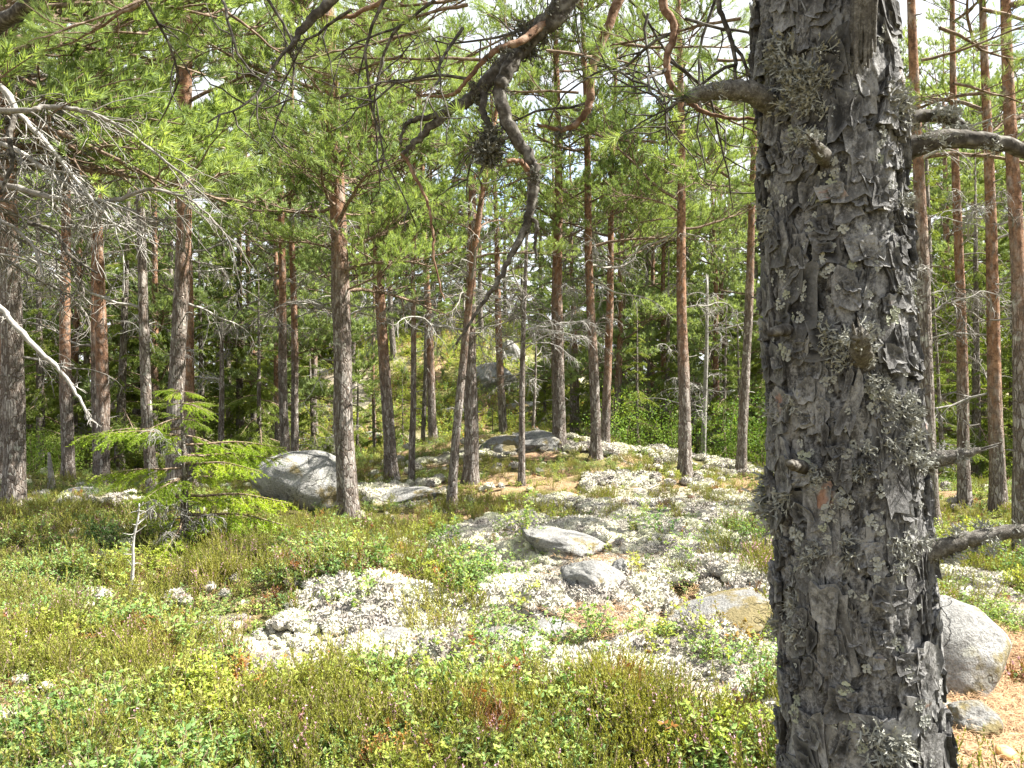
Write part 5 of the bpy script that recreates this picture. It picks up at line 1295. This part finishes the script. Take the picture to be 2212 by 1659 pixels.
def lay(rng, x, y, tilt=.2, s=(.75, 1.3)):
    n = len(x)
    return np.stack([x, y, hgt(x, y)], -1), np.stack([rng.normal(0, tilt, n), rng.normal(0, tilt, n), rng.uniform(0, 6.28, n)], -1), rng.uniform(*s, n)

def undergrowth():
    rng = np.random.default_rng(2024)
    # reindeer lichen cushions
    x, y = candidates(rng, 95000, 2.2, 17.5, .35)
    m = mask(x, y, LICH); keep = (rng.random(len(x)) < m * .85) & ~on_rock(x, y); keep |= (rng.random(len(x)) < .02)
    x, y = x[keep], y[keep]
    P, R, S = lay(rng, x, y, .2, (.5, 1.35)); S *= .8 + .035 * y; hum = ss((fbm(x * 1.8, y * 1.8, 0, 55, 3) + .12) / .3); S *= .75 + .75 * hum; P[:, 2] += .05 * hum
    scatter("reindeer_lichen", P, R, S, rng.integers(0, 5, len(x)), [lichen(10 + i, .042, 95) for i in range(5)], "cream and grey reindeer lichen cushions covering the knolls", "lichen")
    lm = lambda x, y: np.minimum(1, 1.25 * mask(x, y, LICH, 11, .4))
    # bilberry
    x, y = candidates(rng, 30000, 1.8, 17.0, .2)
    d = (1 - .9 * lm(x, y)) * (1 - .55 * mask(x, y, HEATH, 61)) * (1 - mask(x, y, LITT, 21, .25)) * (.12 + 1.2 * ss((fbm(x * 1.5, y * 1.5, 0, 71, 3) + .22) / .35))
    keep = (rng.random(len(x)) < d * .62) & ~on_rock(x, y); x, y = x[keep], y[keep]
    P, R, S = lay(rng, x, y, .15, (.65, 1.2)); S *= np.where(y > 8, .52, .86) * (.65 + .7 * ss((vnoise(x * 2.6, y * 2.6, 0, 131) + .5)))
    ye = mask(x, y, YELL, 81) + .18 + .3 * (fbm(x * 1.6, y * 1.6, 3, 91, 2) > .1)
    yel = (ye + .45 * vnoise(x * 2.3, y * 2.3, 0, 141) + .12 * rng.normal(size=len(x))) > .52
    pick = np.clip(((vnoise(x * 1.9, y * 1.9, 3, 151) + 1) / 2 + .1 * rng.normal(size=len(x))), 0, .999)
    idx = np.where(yel, 4 + (pick * 3).astype(int), (pick * 4).astype(int))
    kinds = [bilberry(30 + i, h, st, 8, ls, M_BILB) for i, (h, st, ls) in enumerate(((.20, 5, .020), (.24, 6, .022), (.16, 5, .018), (.27, 5, .021)))] + [bilberry(40 + i, h, st, 9, ls, M_BILY) for i, (h, st, ls) in enumerate(((.16, 6, .017), (.20, 6, .019), (.13, 6, .016)))]
    scatter("bilberry_shrubs", P, R, S, idx, kinds, "low bilberry shrubs with green, yellowing and reddish leaves", "shrubs")
    # lingonberry
    x, y = candidates(rng, 26000, 1.8, 17.0, .25)
    d = (1 - .9 * lm(x, y)) * (1 - mask(x, y, LITT, 21, .25)) * (.3 + .9 * ss((fbm(x * 1.2, y * 1.2, 5, 101, 3) + .1) / .3)); keep = (rng.random(len(x)) < d * .6) & ~on_rock(x, y); x, y = x[keep], y[keep]
    P, R, S = lay(rng, x, y, .2, (.7, 1.3))
    scatter("lingonberry_shrubs", P, R, S, rng.integers(0, 3, len(x)), [bilberry(50 + i, .095, 7, 8, .013, M_LING) for i in range(3)], "small glossy lingonberry plants carpeting the forest floor", "shrubs")
    # heather
    x, y = candidates(rng, 34000, 1.8, 17.0, .25)
    d = np.clip(mask(x, y, HEATH, 61) * .85 * (1 - .7 * lm(x, y)) + .16 * (1 - lm(x, y)) * (1 - mask(x, y, LITT, 21, .25)), 0, 1); keep = (rng.random(len(x)) < d * .8) & ~on_rock(x, y); x, y = x[keep], y[keep]
    P, R, S = lay(rng, x, y, .15, (.6, 1.25)); S *= np.where(y > 8, .7, 1)
    scatter("heather_shrubs", P, R, S, rng.choice(6, len(x), p=[.30, .30, .17, .17, .03, .03]), [heather(60, .22, 16, M_HEATH, False), heather(61, .26, 18, M_HEATH, False), heather(62, .22, 16, M_HEATH, True), heather(63, .19, 14, M_HEATH, True), heather(64, .18, 14, M_HEATHBR, False), heather(65, .15, 16, M_HEATHBR, True)], "olive heather shrubs with scattered pink flowers", "heather")
    # brown cushions and fallen needles
    x, y = candidates(rng, 26000, 1.8, 15.0, .3)
    m = mask(x, y, LITT, 21); keep = (rng.random(len(x)) < m * .9 + .05); x, y = x[keep], y[keep]
    P, R, S = lay(rng, x, y, .1, (.8, 1.5)); P[:, 2] += .008
    scatter("fallen_pine_needles", P, R, S, rng.integers(0, 3, len(x)), [litter(70 + i) for i in range(3)], "brown fallen pine needles lying in hollows and round the stones", "needles")
    # ground cover on the hillside behind
    n = 9000; y = rng.uniform(16, 38, n); x = rng.uniform(-.42, .3, n) * y
    keep = fbm(x * .35, y * .35, 2.0, 31, 3) < .04; x, y = x[keep], y[keep]
    P, R, S = lay(rng, x, y, .1, (1.3, 2.6))
    scatter("hillside_shrubs", P, R, S, rng.integers(0, 4, len(x)), [kinds[4], kinds[5], kinds[2], kinds[0]], "green shrub cover on the hillside behind the mound", "shrubs")
    # shrubs one can pick out near the front
    bush = [bilberry(150, .30, 9, 10, .024, M_BILB), bilberry(151, .26, 9, 10, .021, M_BILY), bilberry(152, .34, 8, 10, .026, M_BILB)]
    for k, (px, py, s, v, lab) in enumerate([(950, 1215, 1.3, 0, "dense green bilberry bush against the lichen knoll"), (1135, 1165, 1.2, 2, "tall thin bilberry bush on the lichen knoll's brow"), (1110, 1478, .75, 0, "bushy green bilberry sprig before the dark-faced low rock"),
                                           (1085, 1392, .55, 2, "small bright bilberry sprig in front of the dark-faced low rock"), (1130, 1330, .8, 1, "yellow-green bilberry bush below the cream lichen cushion"), (1500, 1395, .9, 1, "yellow-green bilberry bush by the mossy slab"),
                                           (1640, 1530, .9, 0, "green bilberry bush against the foot of the big trunk"), (1600, 1640, .9, 1, "bright yellow bilberry bush beside the big trunk"), (1260, 1645, .8, 2, "blue-green bilberry bush over the dark heather hollow"),
                                           (930, 1640, .9, 2, "blue-green upright bilberry bush among the heather"), (400, 1420, 1.2, 0, "broad blue-green bilberry bush in the yellowing shrubs")]):
        o = obj("bilberry_bush", bush[v], label=lab, cat="bush"); o.location = ground_at(px, py); o.rotation_euler[2] = k * 1.7; o.scale = (s, s, s)
    # saplings with reddish and yellow leaves on the lichen by the big trunk
    for k, (px, py, s, m, lab) in enumerate([(1612, 1412, 1.0, M_REDLEAF, "little sapling with reddish leaves growing from the mossy slab"), (1590, 1450, .8, M_BILY, "little yellow-leaved sprig beside the reddish sapling"), (1560, 1560, .7, M_REDLEAF, "rusty sprig in the lichen before the mossy slab")]):
        o = obj("sapling", bilberry(160 + k, .26, 3, 9, .026, m), label=lab, cat="sapling"); o.location = ground_at(px, py); o.scale = (s, s, s)
undergrowth()

# mushroom on the needle litter
def mushroom():
    p = ground_at(2165, 1652)
    o = obj("mushroom", None, label="small ochre mushroom on brown needle litter below the tan stone", cat="mushroom"); o.location = p
    def lathe(prof, n=14):
        pr = np.array(prof); a = np.arange(n) * 2 * math.pi / n
        V = np.stack([pr[:, None, 0] * np.cos(a), pr[:, None, 0] * np.sin(a), pr[:, None, 1] + 0 * a], -1).reshape(-1, 3); m = len(pr)
        i = np.arange(m - 1)[:, None] * n; j = np.arange(n)[None]; k = (j + 1) % n; q = np.stack([i + j, i + k, i + k + n, i + j + n], -1).reshape(-1, 4)
        return MB().add(V, np.concatenate([q[:, [0, 1, 2]], q[:, [0, 2, 3]]]))
    obj("stem", lathe([(.012, -.02), (.011, 0), (.009, .03), (.010, .045)]).mesh("stem", [M_STIPE]), o)
    c = obj("cap", lathe([(.001, .040), (.025, .041), (.036, .043), (.038, .048), (.033, .057), (.020, .064), (.001, .067)]).mesh("cap", [M_CAP]), o); c.rotation_euler = (.35, .1, 0)
mushroom()
